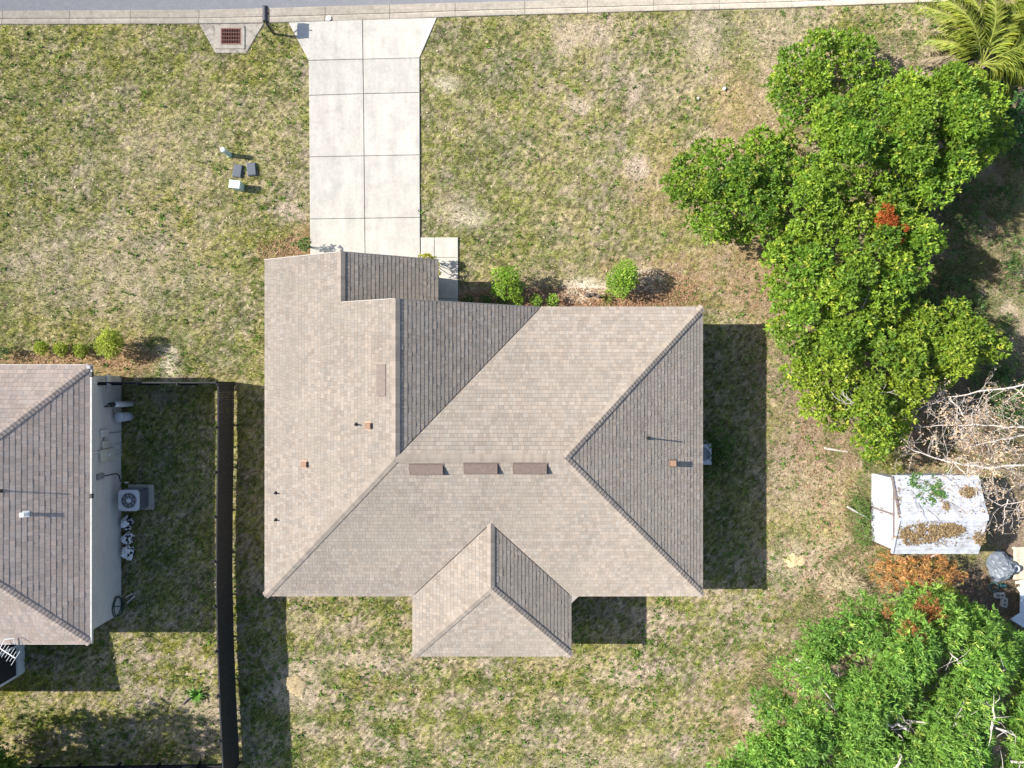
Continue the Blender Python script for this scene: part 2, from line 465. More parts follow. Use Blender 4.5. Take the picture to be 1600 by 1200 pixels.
def build_kerb():
    root = empty('kerb', (0, 0, 0), 'pale concrete rolled kerb along the street', kind='structure')
    xs = [-109, 4, 109, 204, 311, 415, 508, 609, 711, 820, 918, 1021, 1124, 1237, 1340, 1445, 1560]
    prof = [(0, .005), (.04, .012), (.53, -.012), (.54, -.05), (.57, -.05), (.58, -.004), (.62, .012), (.70, .045), (.86, .06), (.97, .055), (1, .04)]
    for a, b in zip(xs[:-1], xs[1:]):
        mb = MB(); V, F = [], []
        n = len(prof); steps = 4
        g = .35
        for i in range(steps + 1):
            x = a + g + (b - a - 2 * g) * i / steps
            t0, t1 = ipl(KERB_TOP, x), ipl(KERB_LOW, x)
            for (t, z) in prof:
                X, Y, _ = P(x, t0 + (t1 - t0) * t); V.append((X, Y, z))
            for t in (1, 0):
                X, Y, _ = P(x, t0 + (t1 - t0) * t); V.append((X, Y, -.15))
        w = n + 2
        for i in range(steps):
            for k in range(w):
                k2 = (k + 1) % w
                F.append((i * w + k, i * w + k2, i * w + w + k2, i * w + w + k))
        F.append(tuple(range(w))); F.append(tuple(range(steps * w + w - 1, steps * w - 1, -1)))
        v = random.uniform(.93, 1.05)
        mb.add(V, F, (v, v * .995, v * .98))
        o = mb.build('kerb_section', M['kerb'], root)
        o.data.validate()
    # far kerb and verge are one plain strip beyond the street
build_kerb()

def quad_px(corners, z, gap=.012):
    pts = [Vector((*P2(*c), 0)) for c in corners]
    cx = sum(pts, Vector()) / len(pts)
    out = []
    for p in pts:
        d = (cx - p)
        out.append(((p + Vector((math.copysign(gap, d.x), math.copysign(gap, d.y), 0))).x, (p + Vector((math.copysign(gap, d.x), math.copysign(gap, d.y), 0))).y))
    return out

def build_drive():
    root = empty('driveway', P(570, 245), 'pale concrete double driveway with flared end at the street', kind='structure')
    lx = [451, 482, 483, 483.6, 484.2, 485.5]; ly = [35.5, 95, 149.5, 245.5, 342.5, 460]
    mx = [567, 567.5, 568.5, 569.3, 570.3, 571.5]; my = [31.5, 93, 147, 244, 341.3, 460]
    rx = [683, 656, 656.2, 656.4, 656.7, 657]; ry = [27.8, 91, 145, 242.3, 340, 460]
    for i in range(5):
        for (ax, ay, bx, by) in ((lx, ly, mx, my), (mx, my, rx, ry)):
            q = quad_px([(ax[i], ay[i]), (bx[i], by[i]), (bx[i + 1], by[i + 1]), (ax[i + 1], ay[i + 1])], 0, .014)
            v = random.uniform(.92, 1.04)
            h = .045 + random.uniform(-.004, .004)
            MB().prism(q, -.12, h, (v, v * random.uniform(.99, 1.005), v * random.uniform(.975, 1.0)), .012, .008).build('concrete_slab', M['slab'], root)
    root2 = empty('front_walk', P(690, 430), 'narrow concrete walk beside the driveway leading to the entry', kind='structure')
    for (x0, y0, x1, y1) in ((657.5, 371, 679, 403), (679, 371, 716, 402.5), (657.5, 403, 679, 436), (679, 402.5, 716, 436), (670, 436, 716, 467), (670, 467, 716, 520)):
        v = random.uniform(.95, 1.03)
        MB().prism(quad_px([(x0, y0), (x1, y0), (x1, y1), (x0, y1)], 0, .01), -.12, .05, (v, v, v * .985), .01, .007).build('concrete_slab', M['slab'], root2)
build_drive()

# ------------------------------------------------------------------ grass tufts
HOUSE_BOX = [(-9.8, -8.3), (7.4, -8.3), (7.4, 2.8), (-9.8, 2.8)]
NEIGH_BOX = [(-40, -10.2), (-17.7, -10.2), (-17.7, .2), (-40, .2)]
def build_grass():
    n = 540000
    x = RNG.uniform(-24, 24, n); y = RNG.uniform(-18.2, 18, n)
    c, gs, bare = ground_colour(x, y)
    keep = ~hard_mask(x, y) & ~in_poly(x, y, HOUSE_BOX) & ~in_poly(x, y, NEIGH_BOX)
    keep &= RNG.random(n) < (.42 + .58 * gs) * (1 - .8 * bare)
    x, y, c, gs = x[keep], y[keep], c[keep], gs[keep]
    n = len(x); K = 3
    tuft = np.repeat((RNG.random(n) < .16 + .2 * gs) & (gs > .3), K)
    x = np.repeat(x, K) + RNG.normal(0, .022, n * K); y = np.repeat(y, K) + RNG.normal(0, .022, n * K)
    gs = np.repeat(gs, K); c = np.repeat(c, K, 0)
    N = n * K
    z = gz(x, y) - .005
    a = RNG.uniform(0, 2 * np.pi, N); ln = RNG.uniform(.03, .07, N) * (.75 + .5 * gs) * np.where(tuft, 2.0, 1); w = RNG.uniform(.005, .010, N) * np.where(tuft, 1.4, 1)
    tilt = RNG.uniform(.35, 1.25, N) * np.where(tuft, .75, 1)
    dx, dy, dz = np.cos(a) * np.sin(tilt), np.sin(a) * np.sin(tilt), np.cos(tilt)
    sx, sy = -np.sin(a), np.cos(a)
    base = np.stack([x, y, z], -1)
    side = np.stack([sx * w, sy * w, np.zeros(N)], -1)
    tip = base + np.stack([dx, dy, dz], -1) * ln[:, None]
    V = np.stack([base - side, base + side, tip], 1).reshape(-1, 3)
    F = np.arange(N * 3).reshape(-1, 3)
    isg = RNG.random(N) < (.12 + .8 * gs)
    r = RNG.random(N)[:, None]
    gcol = GREEN * (.62 + .75 * r) * np.array([1.0, 1.03, .95]); scol = (STRAW * r + THATCH * (1 - r)) * (.66 + .68 * RNG.random(N)[:, None])
    col = np.where(isg[:, None], gcol * .7 + c * .3, scol * .7 + c * .3)
    col = np.where((tuft & isg)[:, None], col * np.array([.72, .92, .6]), col)
    o = mesh_np('grass', V, F, M['grass'], None, np.repeat(col, 3, 0))
    tag(o, 'short patchy lawn grass, green and straw blades', kind='stuff', cat='grass')
build_grass()

def build_weeds():
    """taller rough growth along the tree line"""
    zones = [(1400, 110, 70, 60, 700), (1515, 400, 95, 170, 8000), (1475, 480, 70, 90, 3000), (1350, 100, 60, 50, 200), (1335, 690, 50, 60, 500), (1345, 800, 25, 55, 700), (1380, 720, 30, 25, 500), (1340, 900, 60, 50, 900), (1300, 960, 60, 60, 900), (1230, 1080, 60, 80, 900), (1560, 250, 40, 60, 500), (1190, 1110, 40, 60, 300), (1580, 620, 30, 80, 400)]
    V, C = [], []
    tot = 0
    for (cx, cy, rx, ry, n) in zones:
        a = RNG.uniform(0, 2 * np.pi, n); r = np.sqrt(RNG.random(n))
        px = cx + rx * r * np.cos(a); py = cy + ry * r * np.sin(a)
        X = (px - 800) * SC; Y = (600 - py) * SC
        ok = fbm(X, Y, .8, 91) > .43
        X, Y = X[ok], Y[ok]; n = len(X); K = 5
        t = np.repeat(RNG.random(n), K)
        X = np.repeat(X, K) + RNG.normal(0, .04, n * K); Y = np.repeat(Y, K) + RNG.normal(0, .04, n * K); N = n * K
        a = RNG.uniform(0, 2 * np.pi, N); tl = RNG.uniform(.3, 1.2, N); L = RNG.uniform(.14, .42, N); w = RNG.uniform(.006, .013, N)
        b = np.stack([X, Y, np.full(N, -.05)], -1)
        s = np.stack([-np.sin(a) * w, np.cos(a) * w, np.zeros(N)], -1)
        tip = b + np.stack([np.cos(a) * np.sin(tl), np.sin(a) * np.sin(tl), np.cos(tl)], -1) * L[:, None]
        V.append(np.stack([b - s, b + s, tip], 1).reshape(-1, 3))
        g = (t > .42)[:, None]
        r = RNG.random(N)[:, None]
        C.append(np.repeat(np.where(g, np.array([.12, .18, .045]) * (.7 + .7 * r), np.array([.40, .31, .19]) * (.6 + .6 * r)), 3, 0))
    # flat broad-leaved weeds dotted through the turf
    n = 34000
    X = RNG.uniform(-24, 20, n); Y = RNG.uniform(-18, 17.5, n); px = X / SC + 800; py = 600 - Y / SC
    dens = .22 + .10 * (px < 480) + .34 * (py > 920) + .25 * (px > 1190)
    ok = (RNG.random(n) < dens * (fbm(X, Y, 1.6, 97) > .46)) & ~hard_mask(X, Y) & ~in_poly(X, Y, HOUSE_BOX) & ~in_poly(X, Y, NEIGH_BOX)
    X, Y = X[ok], Y[ok]; n = len(X); K = 8; N = n * K
    sz = np.repeat(RNG.uniform(.05, .13, n) * RNG.choice([1, 1, 1, 1.6], n), K); tone = np.repeat(RNG.uniform(.65, 1.25, n), K)
    X = np.repeat(X, K) + RNG.normal(0, .012, N); Y = np.repeat(Y, K) + RNG.normal(0, .012, N)
    a = RNG.uniform(0, 2 * np.pi, N); tl = RNG.uniform(.5, 1.3, N); w = sz * RNG.uniform(.13, .22, N)
    b = np.stack([X, Y, gz(X, Y) + .015], -1)
    s = np.stack([-np.sin(a) * w, np.cos(a) * w, np.zeros(N)], -1)
    d = np.stack([np.cos(a) * np.sin(tl), np.sin(a) * np.sin(tl), np.cos(tl)], -1) * (sz * RNG.uniform(.7, 1.2, N))[:, None]
    V.append(np.stack([b - s, b + s, b + d], 1).reshape(-1, 3))
    C.append(np.repeat(np.array([.115, .19, .035]) * (tone * RNG.uniform(.8, 1.2, N))[:, None], 3, 0))
    V = np.concatenate(V); C = np.concatenate(C)
    o = mesh_np('weeds', V, np.arange(len(V)).reshape(-1, 3), M['grass'], None, C)
    tag(o, 'rough tall weeds and dry grass along the tree line', kind='stuff', cat='weeds')
build_weeds()

def build_litter():
    """fallen dry leaves and mulch chips"""
    zones = [(880, 468, 195, 18, 2600), (1030, 455, 60, 32, 900), (1290, 720, 50, 90, 900), (1320, 880, 70, 90, 1300), (1480, 360, 110, 190, 1800), (1500, 700, 100, 60, 2200), (1560, 800, 40, 60, 300), (1200, 420, 70, 90, 500), (120, 560, 140, 14, 700), (440, 388, 40, 20, 350), (1380, 870, 90, 20, 500), (1230, 720, 60, 260, 500), (1540, 930, 60, 50, 400), (1390, 140, 60, 40, 400)]
    V, C = [], []
    for (cx, cy, rx, ry, n) in zones:
        a = RNG.uniform(0, 2 * np.pi, n); r = np.sqrt(RNG.random(n))
        X = (cx + rx * r * np.cos(a) - 800) * SC; Y = (600 - cy - ry * r * np.sin(a)) * SC
        hm = hard_mask(X, Y)
        X, Y = X[~hm], Y[~hm]; n = len(X)
        b = np.stack([X, Y, gz(X, Y) + RNG.uniform(.01, .04, n)], -1)
        a = RNG.uniform(0, 2 * np.pi, n); L = RNG.uniform(.025, .065, n)[:, None]
        d = np.stack([np.cos(a), np.sin(a), RNG.uniform(-.4, .4, n)], -1) * L
        s = np.stack([-np.sin(a), np.cos(a), RNG.uniform(-.6, .6, n)], -1) * L * .42
        V.append(np.stack([b - d, b + s, b + d, b - s], 1).reshape(-1, 3))
        r = RNG.random(n)[:, None]
        C.append(np.repeat((np.array([.30, .15, .085]) * (1 - r) + np.array([.42, .29, .18]) * r) * RNG.uniform(.5, 1.15, n)[:, None], 4, 0))
    # bits of dead thatch and dark crumbs over the whole lawn
    n = 22000
    X = RNG.uniform(-24, 21, n); Y = RNG.uniform(-18, 17.5, n)
    ok = ~hard_mask(X, Y) & ~in_poly(X, Y, HOUSE_BOX) & ~in_poly(X, Y, NEIGH_BOX)
    X, Y = X[ok], Y[ok]; n = len(X)
    b = np.stack([X, Y, gz(X, Y) + RNG.uniform(.02, .05, n)], -1)
    a = RNG.uniform(0, 2 * np.pi, n); L = RNG.uniform(.02, .06, n)[:, None]
    d = np.stack([np.cos(a), np.sin(a), RNG.uniform(-.3, .3, n)], -1) * L
    s = np.stack([-np.sin(a), np.cos(a), RNG.uniform(-.4, .4, n)], -1) * L * .45
    V.append(np.stack([b - d, b + s, b + d, b - s], 1).reshape(-1, 3))
    dark = (RNG.random(n) < .6)[:, None]
    C.append(np.repeat(np.where(dark, np.array([.10, .08, .045]), np.array([.50, .40, .29])) * RNG.uniform(.7, 1.2, n)[:, None], 4, 0))
    V = np.concatenate(V); C = np.concatenate(C)
    o = mesh_np('leaf_litter', V, np.arange(len(V)).reshape(-1, 4), M['dry'], None, C)
    tag(o, 'scattered dry brown leaves and mulch chips on the soil', kind='stuff', cat='litter')
build_litter()

# ------------------------------------------------------------------ roofs
class Slope:
    """roof plane: starts at the eave point e (xy), rises along the plan direction n with pitch p from height z0"""
    def __init__(s, poly, e, n, p, z0):
        s.poly, s.n, s.p, s.z0, s.e = poly, n, p, z0, e
        q = math.sqrt(1 + p * p)
        s.u = Vector((-n[1], n[0], 0)); s.v = Vector((n[0], n[1], p)) / q; s.N = Vector((-p * n[0], -p * n[1], 1)) / q
        s.q = q; s.o = Vector((e[0], e[1], z0))
    def z(s, x, y): return s.z0 + s.p * ((x - s.e[0]) * s.n[0] + (y - s.e[1]) * s.n[1])
    def st(s, x, y):
        d = (x - s.e[0], y - s.e[1])
        return (d[0] * s.u.x + d[1] * s.u.y, (d[0] * s.n[0] + d[1] * s.n[1]) * s.q)
    def at(s, a, t, h): return s.o + s.u * a + s.v * t + s.N * h

def spans(poly, t):
    xs = []
    n = len(poly)
    for i in range(n):
        (a, t0), (b, t1) = poly[i], poly[(i + 1) % n]
        if (t0 > t) != (t1 > t): xs.append(a + (b - a) * (t - t0) / (t1 - t0))
    xs.sort()
    return list(zip(xs[::2], xs[1::2]))

def shingles(mb, sl, e=.165, seed=0, inset=.02):
    rnd = random.Random(seed)
    poly = [sl.st(*p) for p in sl.poly]
    tmax = max(p[1] for p in poly)
    k = 0; t = -.02
    while t < tmax:
        t1 = min(t + e, tmax)
        s0, s1, sm = spans(poly, max(t, 0) + 1e-3), spans(poly, t1 - 1e-3), spans(poly, (max(t, 0) + t1) / 2)
        if len(s0) != len(sm): s0 = sm
        if len(s1) != len(sm): s1 = sm
        for (p0, q0), (p1, q1) in zip(s0, s1):
            if abs(p0 - p1) > e * 3 or abs(q0 - q1) > e * 3: s0 = s1 = sm; break
        tone = rnd.uniform(.965, 1.035)
        for (a0, b0), (a1, b1) in zip(s0, s1):
            a0 += inset; b0 -= inset; a1 += inset; b1 -= inset
            lo, hi = min(a0, a1), max(b0, b1)
            x = lo - rnd.uniform(0, .3)
            while x < hi:
                w = rnd.choice((.10, .13, .15, .18, .21)) * (e / .165)
                xe = x + w
                l0, r0 = min(max(x, a0), b0), min(max(xe - .005, a0), b0)
                l1, r1 = min(max(x, a1), b1), min(max(xe - .005, a1), b1)
                if (r0 - l0) > .005 or (r1 - l1) > .005:
                    hb = rnd.choice((.007, .0075, .008, .008, .013)); ht = .001
                    v = tone * rnd.choice((.88, .93, .97, 1.0, 1.03, 1.07, 1.11)) * rnd.uniform(.97, 1.03)
                    warm = rnd.uniform(-.03, .03)
                    col = (v * (1 + warm), v, v * (1 - warm))
                    tt = t1; tb = t + (.011 if k else 0)
                    pts = [sl.at(l0, tb, hb), sl.at(r0, tb, hb), sl.at(r1, tt, ht), sl.at(l1, tt, ht), sl.at(l0, tb, -.004), sl.at(r0, tb, -.004), sl.at(r1, tt, -.004), sl.at(l1, tt, -.004)]
                    mb.add(pts, [(0, 1, 2, 3), (4, 5, 1, 0), (5, 6, 2, 1), (7, 4, 0, 3)], col)
                x = xe
        t += e; k += 1

def ridge_caps(mb, A, B, s1, s2, w=.16, e=.155, seed=0, lift=.03):
    rnd = random.Random(seed)
    A, B = Vector(A), Vector(B)
    if A.z > B.z: A, B = B, A
    d = B - A; L = d.length; d.normalize()
    ws = []
    for s in (s1, s2):
        q = s.N.cross(d).normalized()
        if q.z > 0: q = -q
        ws.append(q)
    up = (s1.N + s2.N).normalized()
    t = 0
    while t < L:
        t1 = min(t + e * 1.08, L)
        v = rnd.uniform(.84, 1.1)
        pts = []
        for (tt, h) in ((t, lift + .012), (t1, lift - .004)):
            c = A + d * tt
            pts += [c + ws[0] * w + s1.N * h * .8, c + up * (h + .004), c + ws[1] * w + s2.N * h * .8]
        pts += [A + d * t + ws[0] * w, A + d * t, A + d * t + ws[1] * w, A + d * t1 + ws[0] * w, A + d * t1 + ws[1] * w]
        mb.add(pts, [(0, 1, 4, 3), (1, 2, 5, 4), (6, 7, 1, 0), (7, 8, 2, 1), (6, 0, 3, 9), (2, 8, 10, 5)], (v, v * .985, v * .97))
        t += e

def deck(sl, h=-.006, thick=.12):
    mb = MB()
    n = len(sl.poly)
    top = [(x, y, sl.z(x, y) + h) for x, y in sl.poly]; bot = [(x, y, z - thick) for x, y, z in top]
    area = sum(sl.poly[i][0] * sl.poly[(i + 1) % n][1] - sl.poly[(i + 1) % n][0] * sl.poly[i][1] for i in range(n))
    fs_ = [tuple(range(n)), tuple(range(2 * n - 1, n - 1, -1))] + [(i, n + i, n + (i + 1) % n, (i + 1) % n) for i in range(n)]
    if area < 0: fs_ = [f[::-1] for f in fs_]
    mb.add(top + bot, fs_)
    return mb

def wall_quad(mb, a, b, z0, z1, t=.15):
    a, b = Vector((a[0], a[1], 0)), Vector((b[0], b[1], 0))
    d = (b - a); c = (a + b) / 2
    mb.box((c.x, c.y, (z0 + z1) / 2), (d.length, t, z1 - z0), math.atan2(d.y, d.x))

def sheet_vent(parent, c, sl, along, L, W, h):
    """off-ridge vent: sloped sheet metal hood; c plan centre, along = plan direction of its length"""
    a = Vector((along[0], along[1], 0)).normalized()
    up = sl.v if abs(a.dot(sl.u)) > .7 else sl.v
    o = Vector((c[0], c[1], sl.z(*c)))
    u = sl.u
    pts = []
    for (s, t, hh) in ((-1, -1, 0), (1, -1, 0), (1, 1, 0), (-1, 1, 0), (-1, -1, h * .55), (1, -1, h * .55), (1, -.72, h), (-1, -.72, h), (1, 1, .03), (-1, 1, .03)):
        pts.append(o + u * (s * L / 2) + up * (t * W / 2) + sl.N * (hh + .01))
    fs_ = [(3, 2, 1, 0), (0, 1, 5, 4), (4, 5, 6, 7), (7, 6, 8, 9), (1, 2, 8, 6, 5), (0, 4, 7, 9, 3), (2, 3, 9, 8)]
    mb = MB().add(pts, fs_)
    mb.box(o + sl.N * .012, (1, 1, 1), m=Matrix((u * (L + .12), up * (W + .10), sl.N * .012)).transposed())
    return mb.build('ridge_vent', M['vent'], parent)

def pipe_vent(parent, px, py, sl, h=.35, r=.03, m='black', tip=None):
    z = 4.0
    for _ in range(12):
        x, y = P2(px, py, z); z = sl.z(x, y)
    mb = MB()
    mb.lathe((x, y, z - .05), [(r, 0), (r, h + .05), (r * .75, h + .05), (r * .75, h)], 10)
    mb.lathe((x, y, z + .01), [(r * 2.6, 0), (r * 1.2, .07)], 10)
    return mb.build('vent_pipe', M[m], parent, smooth=False)

def box_vent(parent, px, py, sl, s=.21, h=.2, m='copper'):
    z = 4.0
    for _ in range(12):
        x, y = P2(px, py, z); z = sl.z(x, y)
    mb = MB()
    mb.box((x, y, z + h * .35), (s * .8, s * .8, h * .9))
    mb.box((x, y, z + h * .82), (s * 1.08, s * 1.08, .035), bev=.01)
    mb.box(Vector((x, y, z)) + sl.N * .014, (1, 1, 1), m=Matrix((sl.u * s * 1.5, sl.v * s * 1.5, sl.N * .01)).transposed())
    return mb.build('box_vent', M[m], parent)

def build_house():
    E = 2.80
    x0, x1, xg, x2 = -10.14, 7.82, -3.05, 1.19
    yr, yf, yg = -8.70, 3.16, 5.11
    zA = 5.73
    A = (-4.30, -2.74); B = (1.93, -2.74)
    root = empty('house', ((x0 + x1) / 2, -2.8, 0), 'large beige house with hipped brown-grey shingle roof at the end of the driveway', 'house')
    pl_, pf, pr_, pb, pg = (zA - E) / (A[0] - x0), (zA - E) / (yf - A[1]), (zA - E) / (x1 - B[0]), (zA - E) / (A[1] - yr), (zA - E) / (x2 - A[0])
    xr = (x0 + xg) / 2; zr = E + pl_ * (xr - x0)
    a, b, yp = -4.07, 2.42, -11.17
    m = (a + b) / 2; hw = (b - a) / 2; zp = E + .5 * hw; yk = yr + .5 * hw / pb; yh = yp + hw
    S = {
        'left': Slope([(x0, yr), A, (A[0], yf), (xr, yf), (xr, yg), (x0, yg)], (x0, 0), (1, 0), pl_, E),
        'garage': Slope([(xg, yf), (xg, yg), (xr, yg), (xr, yf)], (xg, 0), (-1, 0), pl_, E),
        'gable': Slope([(x2, yf), (A[0], yf), A], (x2, 0), (-1, 0), pg, E),
        'front': Slope([(x2, yf), A, B, (x1, yf)], (0, yf), (0, -1), pf, E),
        'right': Slope([(x1, yf), B, (x1, yr)], (x1, 0), (-1, 0), pr_, E),
        'rear': Slope([(x0, yr), (a, yr), (m, yk), (b, yr), (x1, yr), B, A], (0, yr), (0, 1), pb, E),
        'pleft': Slope([(a, yp), (m, yh), (m, yk), (a, yr)], (a, 0), (1, 0), .5, E),
        'pright': Slope([(b, yr), (m, yk), (m, yh), (b, yp)], (b, 0), (-1, 0), .5, E),
        'prear': Slope([(a, yp), (b, yp), (m, yh)], (0, yp), (0, 1), .5, E),
    }
    A3 = (*A, zA); B3 = (*B, zA)
    # walls
    ov = .38
    w = MB()
    X0, X1, YF, YR, YG, XG = x0 + ov, x1 - ov, yf - ov, yr + ov, yg - ov, xg - ov
    ring = [(X0, YR), (a + ov, YR), (a + ov, yp + ov), (b - ov, yp + ov), (b - ov, YR), (X1, YR), (X1, YF), (XG, YF), (XG, YG), (X0, YG)]
    for i in range(len(ring)):
        wall_quad(w, ring[i], ring[(i + 1) % len(ring)], -.15, E - .05)
    # gable triangles
    w.add([(x0 + .2, YG, E - .1), (xg - .2, YG, E - .1), (xr, YG, zr - .2), (x0 + .2, YG - .1, E - .1), (xg - .2, YG - .1, E - .1), (xr, YG - .1, zr - .2)], [(2, 1, 0), (3, 4, 5), (0, 1, 4, 3), (1, 2, 5, 4), (2, 0, 3, 5)])
    yy = yf - .06
    w.add([(x0 + .3, yy, E - .1), (x2 - .3, yy, E - .1), (A[0], yy, zA - .16), (x0 + .3, yy - .1, E - .1), (x2 - .3, yy - .1, E - .1), (A[0], yy - .1, zA - .16)], [(2, 1, 0), (3, 4, 5), (0, 1, 4, 3), (1, 2, 5, 4), (2, 0, 3, 5)])
    w.build('wall', M['stucco'], root)
    # openings: garage door, entry door, windows
    gd = MB(); gx = (X0 + XG) / 2
    for i in range(4):
        for j in range(4):
            gd.box((gx - 1.83 + j * 1.22, YG + .09, .3 + i * .55), (1.18, .05, .5), bev=.015)
    gd.box((gx, YG + .075, 1.12), (5.0, .03, 2.3))
    gd.build('garage_door', M['trim'], root)
    MB().box((-1.6, YF + .09, 1.05), (1.0, .06, 2.1), bev=.02).build('door', M['vent'], root)
    for (wx, wy, dx) in ((1.5, YF + .085, 1), (4.9, YF + .085, 1), (-7.5, YR - .085, 1), (4.6, YR - .085, 1)):
        f = MB()
        for s in (-1, 1):
            f.box((wx + s * .62, wy, 1.5), (.08, .05, 1.4)); f.box((wx, wy, 1.5 + s * .66), (1.16, .05, .08))
        fo = f.build('window', M['trim'], root)
        MB().box((wx, wy, 1.5), (1.16, .02, 1.24)).build('pane', M['glass'], fo)
    # roof
    rbox = MB()
    for s in S.values(): 
        d = deck(s); rbox.add(d.v, d.f)
    roof = rbox.build('roof', M['deck'], root)
    sm = MB()
    for i, (k, s) in enumerate(S.items()): shingles(sm, s, .165, 10 + i)
    tag(sm.build('shingle_courses', M['shingle'], roof), 'brown-grey laminated asphalt shingles in courses', kind='stuff')
    cp = MB()
    h = lambda x, y, s: (x, y, S[s].z(x, y))
    caps = [(A3, B3, 'front', 'rear'), (h(x0, yr, 'left'), A3, 'left', 'rear'), (B3, h(x1, yf, 'right'), 'right', 'front'), (B3, h(x1, yr, 'right'), 'right', 'rear'),
            ((A[0], yf, zA), A3, 'left', 'gable'), ((xr, yg, zr), (xr, yf, zr), 'left', 'garage'), ((m, yk, zp), (m, yh, zp), 'pleft', 'pright'),
            ((m, yh, zp), h(a, yp, 'pleft'), 'pleft', 'prear'), ((m, yh, zp), h(b, yp, 'pright'), 'pright', 'prear')]
    for i, (p, q, s1, s2) in enumerate(caps): ridge_caps(cp, p, q, S[s1], S[s2], seed=i)
    tag(cp.build('ridge_cap_shingles', M['shingle'], roof), kind='stuff')
    # drip edges and fascia along eaves and rakes
    fa = MB()
    outline = [h(x0, yr, 'left'), h(x0, yg, 'left'), (xr, yg, zr), h(xg, yg, 'garage'), h(xg, yf, 'garage')]
    rings = [outline, [(A[0], yf, zA), h(x2, yf, 'gable'), h(x1, yf, 'front'), h(x1, yr, 'right'), h(b, yr, 'rear'), h(b, yp, 'pright'), h(a, yp, 'pleft'), h(a, yr, 'rear'), h(x0, yr, 'left')], [(xr, yf, zr), (A[0], yf, zA)]]
    for rg in rings:
        for p, q in zip(rg[:-1], rg[1:]):
            p, q = Vector(p), Vector(q); d = q - p
            X = d.normalized(); Y = Vector((0, 0, 1)).cross(X).normalized(); Z = X.cross(Y)
            fa.box((p + q) / 2 + Vector((0, 0, -.085)), (1, 1, 1), m=Matrix((X * (d.length + .02), Y * .03, Z * .17)).transposed())
    fa.build('fascia', M['fascia'], roof)
    # soffit closes the eaves from below
    so = MB()
    so.prism([(x0 + .03, yr + .03), (x1 - .03, yr + .03), (x1 - .03, yf - .03), (xg - .03, yf - .03), (xg - .03, yg - .03), (x0 + .03, yg - .03)], E - .2, E - .17)
    so.prism([(a + .03, yp + .03), (b - .03, yp + .03), (b - .03, yr), (a + .03, yr)], E - .2, E - .171)
    so.build('soffit', M['trim'], roof)
    # vents
    def pl(px, py, s):
        z = 5
        for _ in range(12):
            x, y = P2(px, py, z); z = S[s].z(x, y)
        return (x, y)
    for (px, py) in ((667, 733), (752, 731.5), (829, 731.5)):
        sheet_vent(roof, pl(px, py, 'rear'), S['rear'], (1, 0), 1.20, .40, .15)
    sheet_vent(roof, pl(596.5, 594, 'left'), S['left'], (0, 1), 1.20, .38, .13)
    for (px, py, s) in ((575.5, 665, 'left'), (476, 725, 'left'), (1051, 723.5, 'right')): box_vent(roof, px, py, S[s])
    for (px, py, s, hh) in ((557, 663, 'left', .28), (431.5, 770, 'left', .2), (431.5, 812, 'left', .2), (1012, 684.5, 'right', .42)): pipe_vent(roof, px, py, S[s], hh)
    # splash guard in the inner corner by the rear wing
    MB().add([(b + .02, yr + .02, E - .02), (b + .34, yr - .0, E - .0), (b + .02, yr - .30, E), (b + .02, yr + .02, E - .12), (b + .34, yr, E - .12), (b + .02, yr - .30, E - .12)], [(0, 2, 1), (3, 4, 5), (1, 2, 5, 4), (0, 1, 4, 3), (2, 0, 3, 5)]).build('corner_flashing', M['fascia'], roof)
build_house()

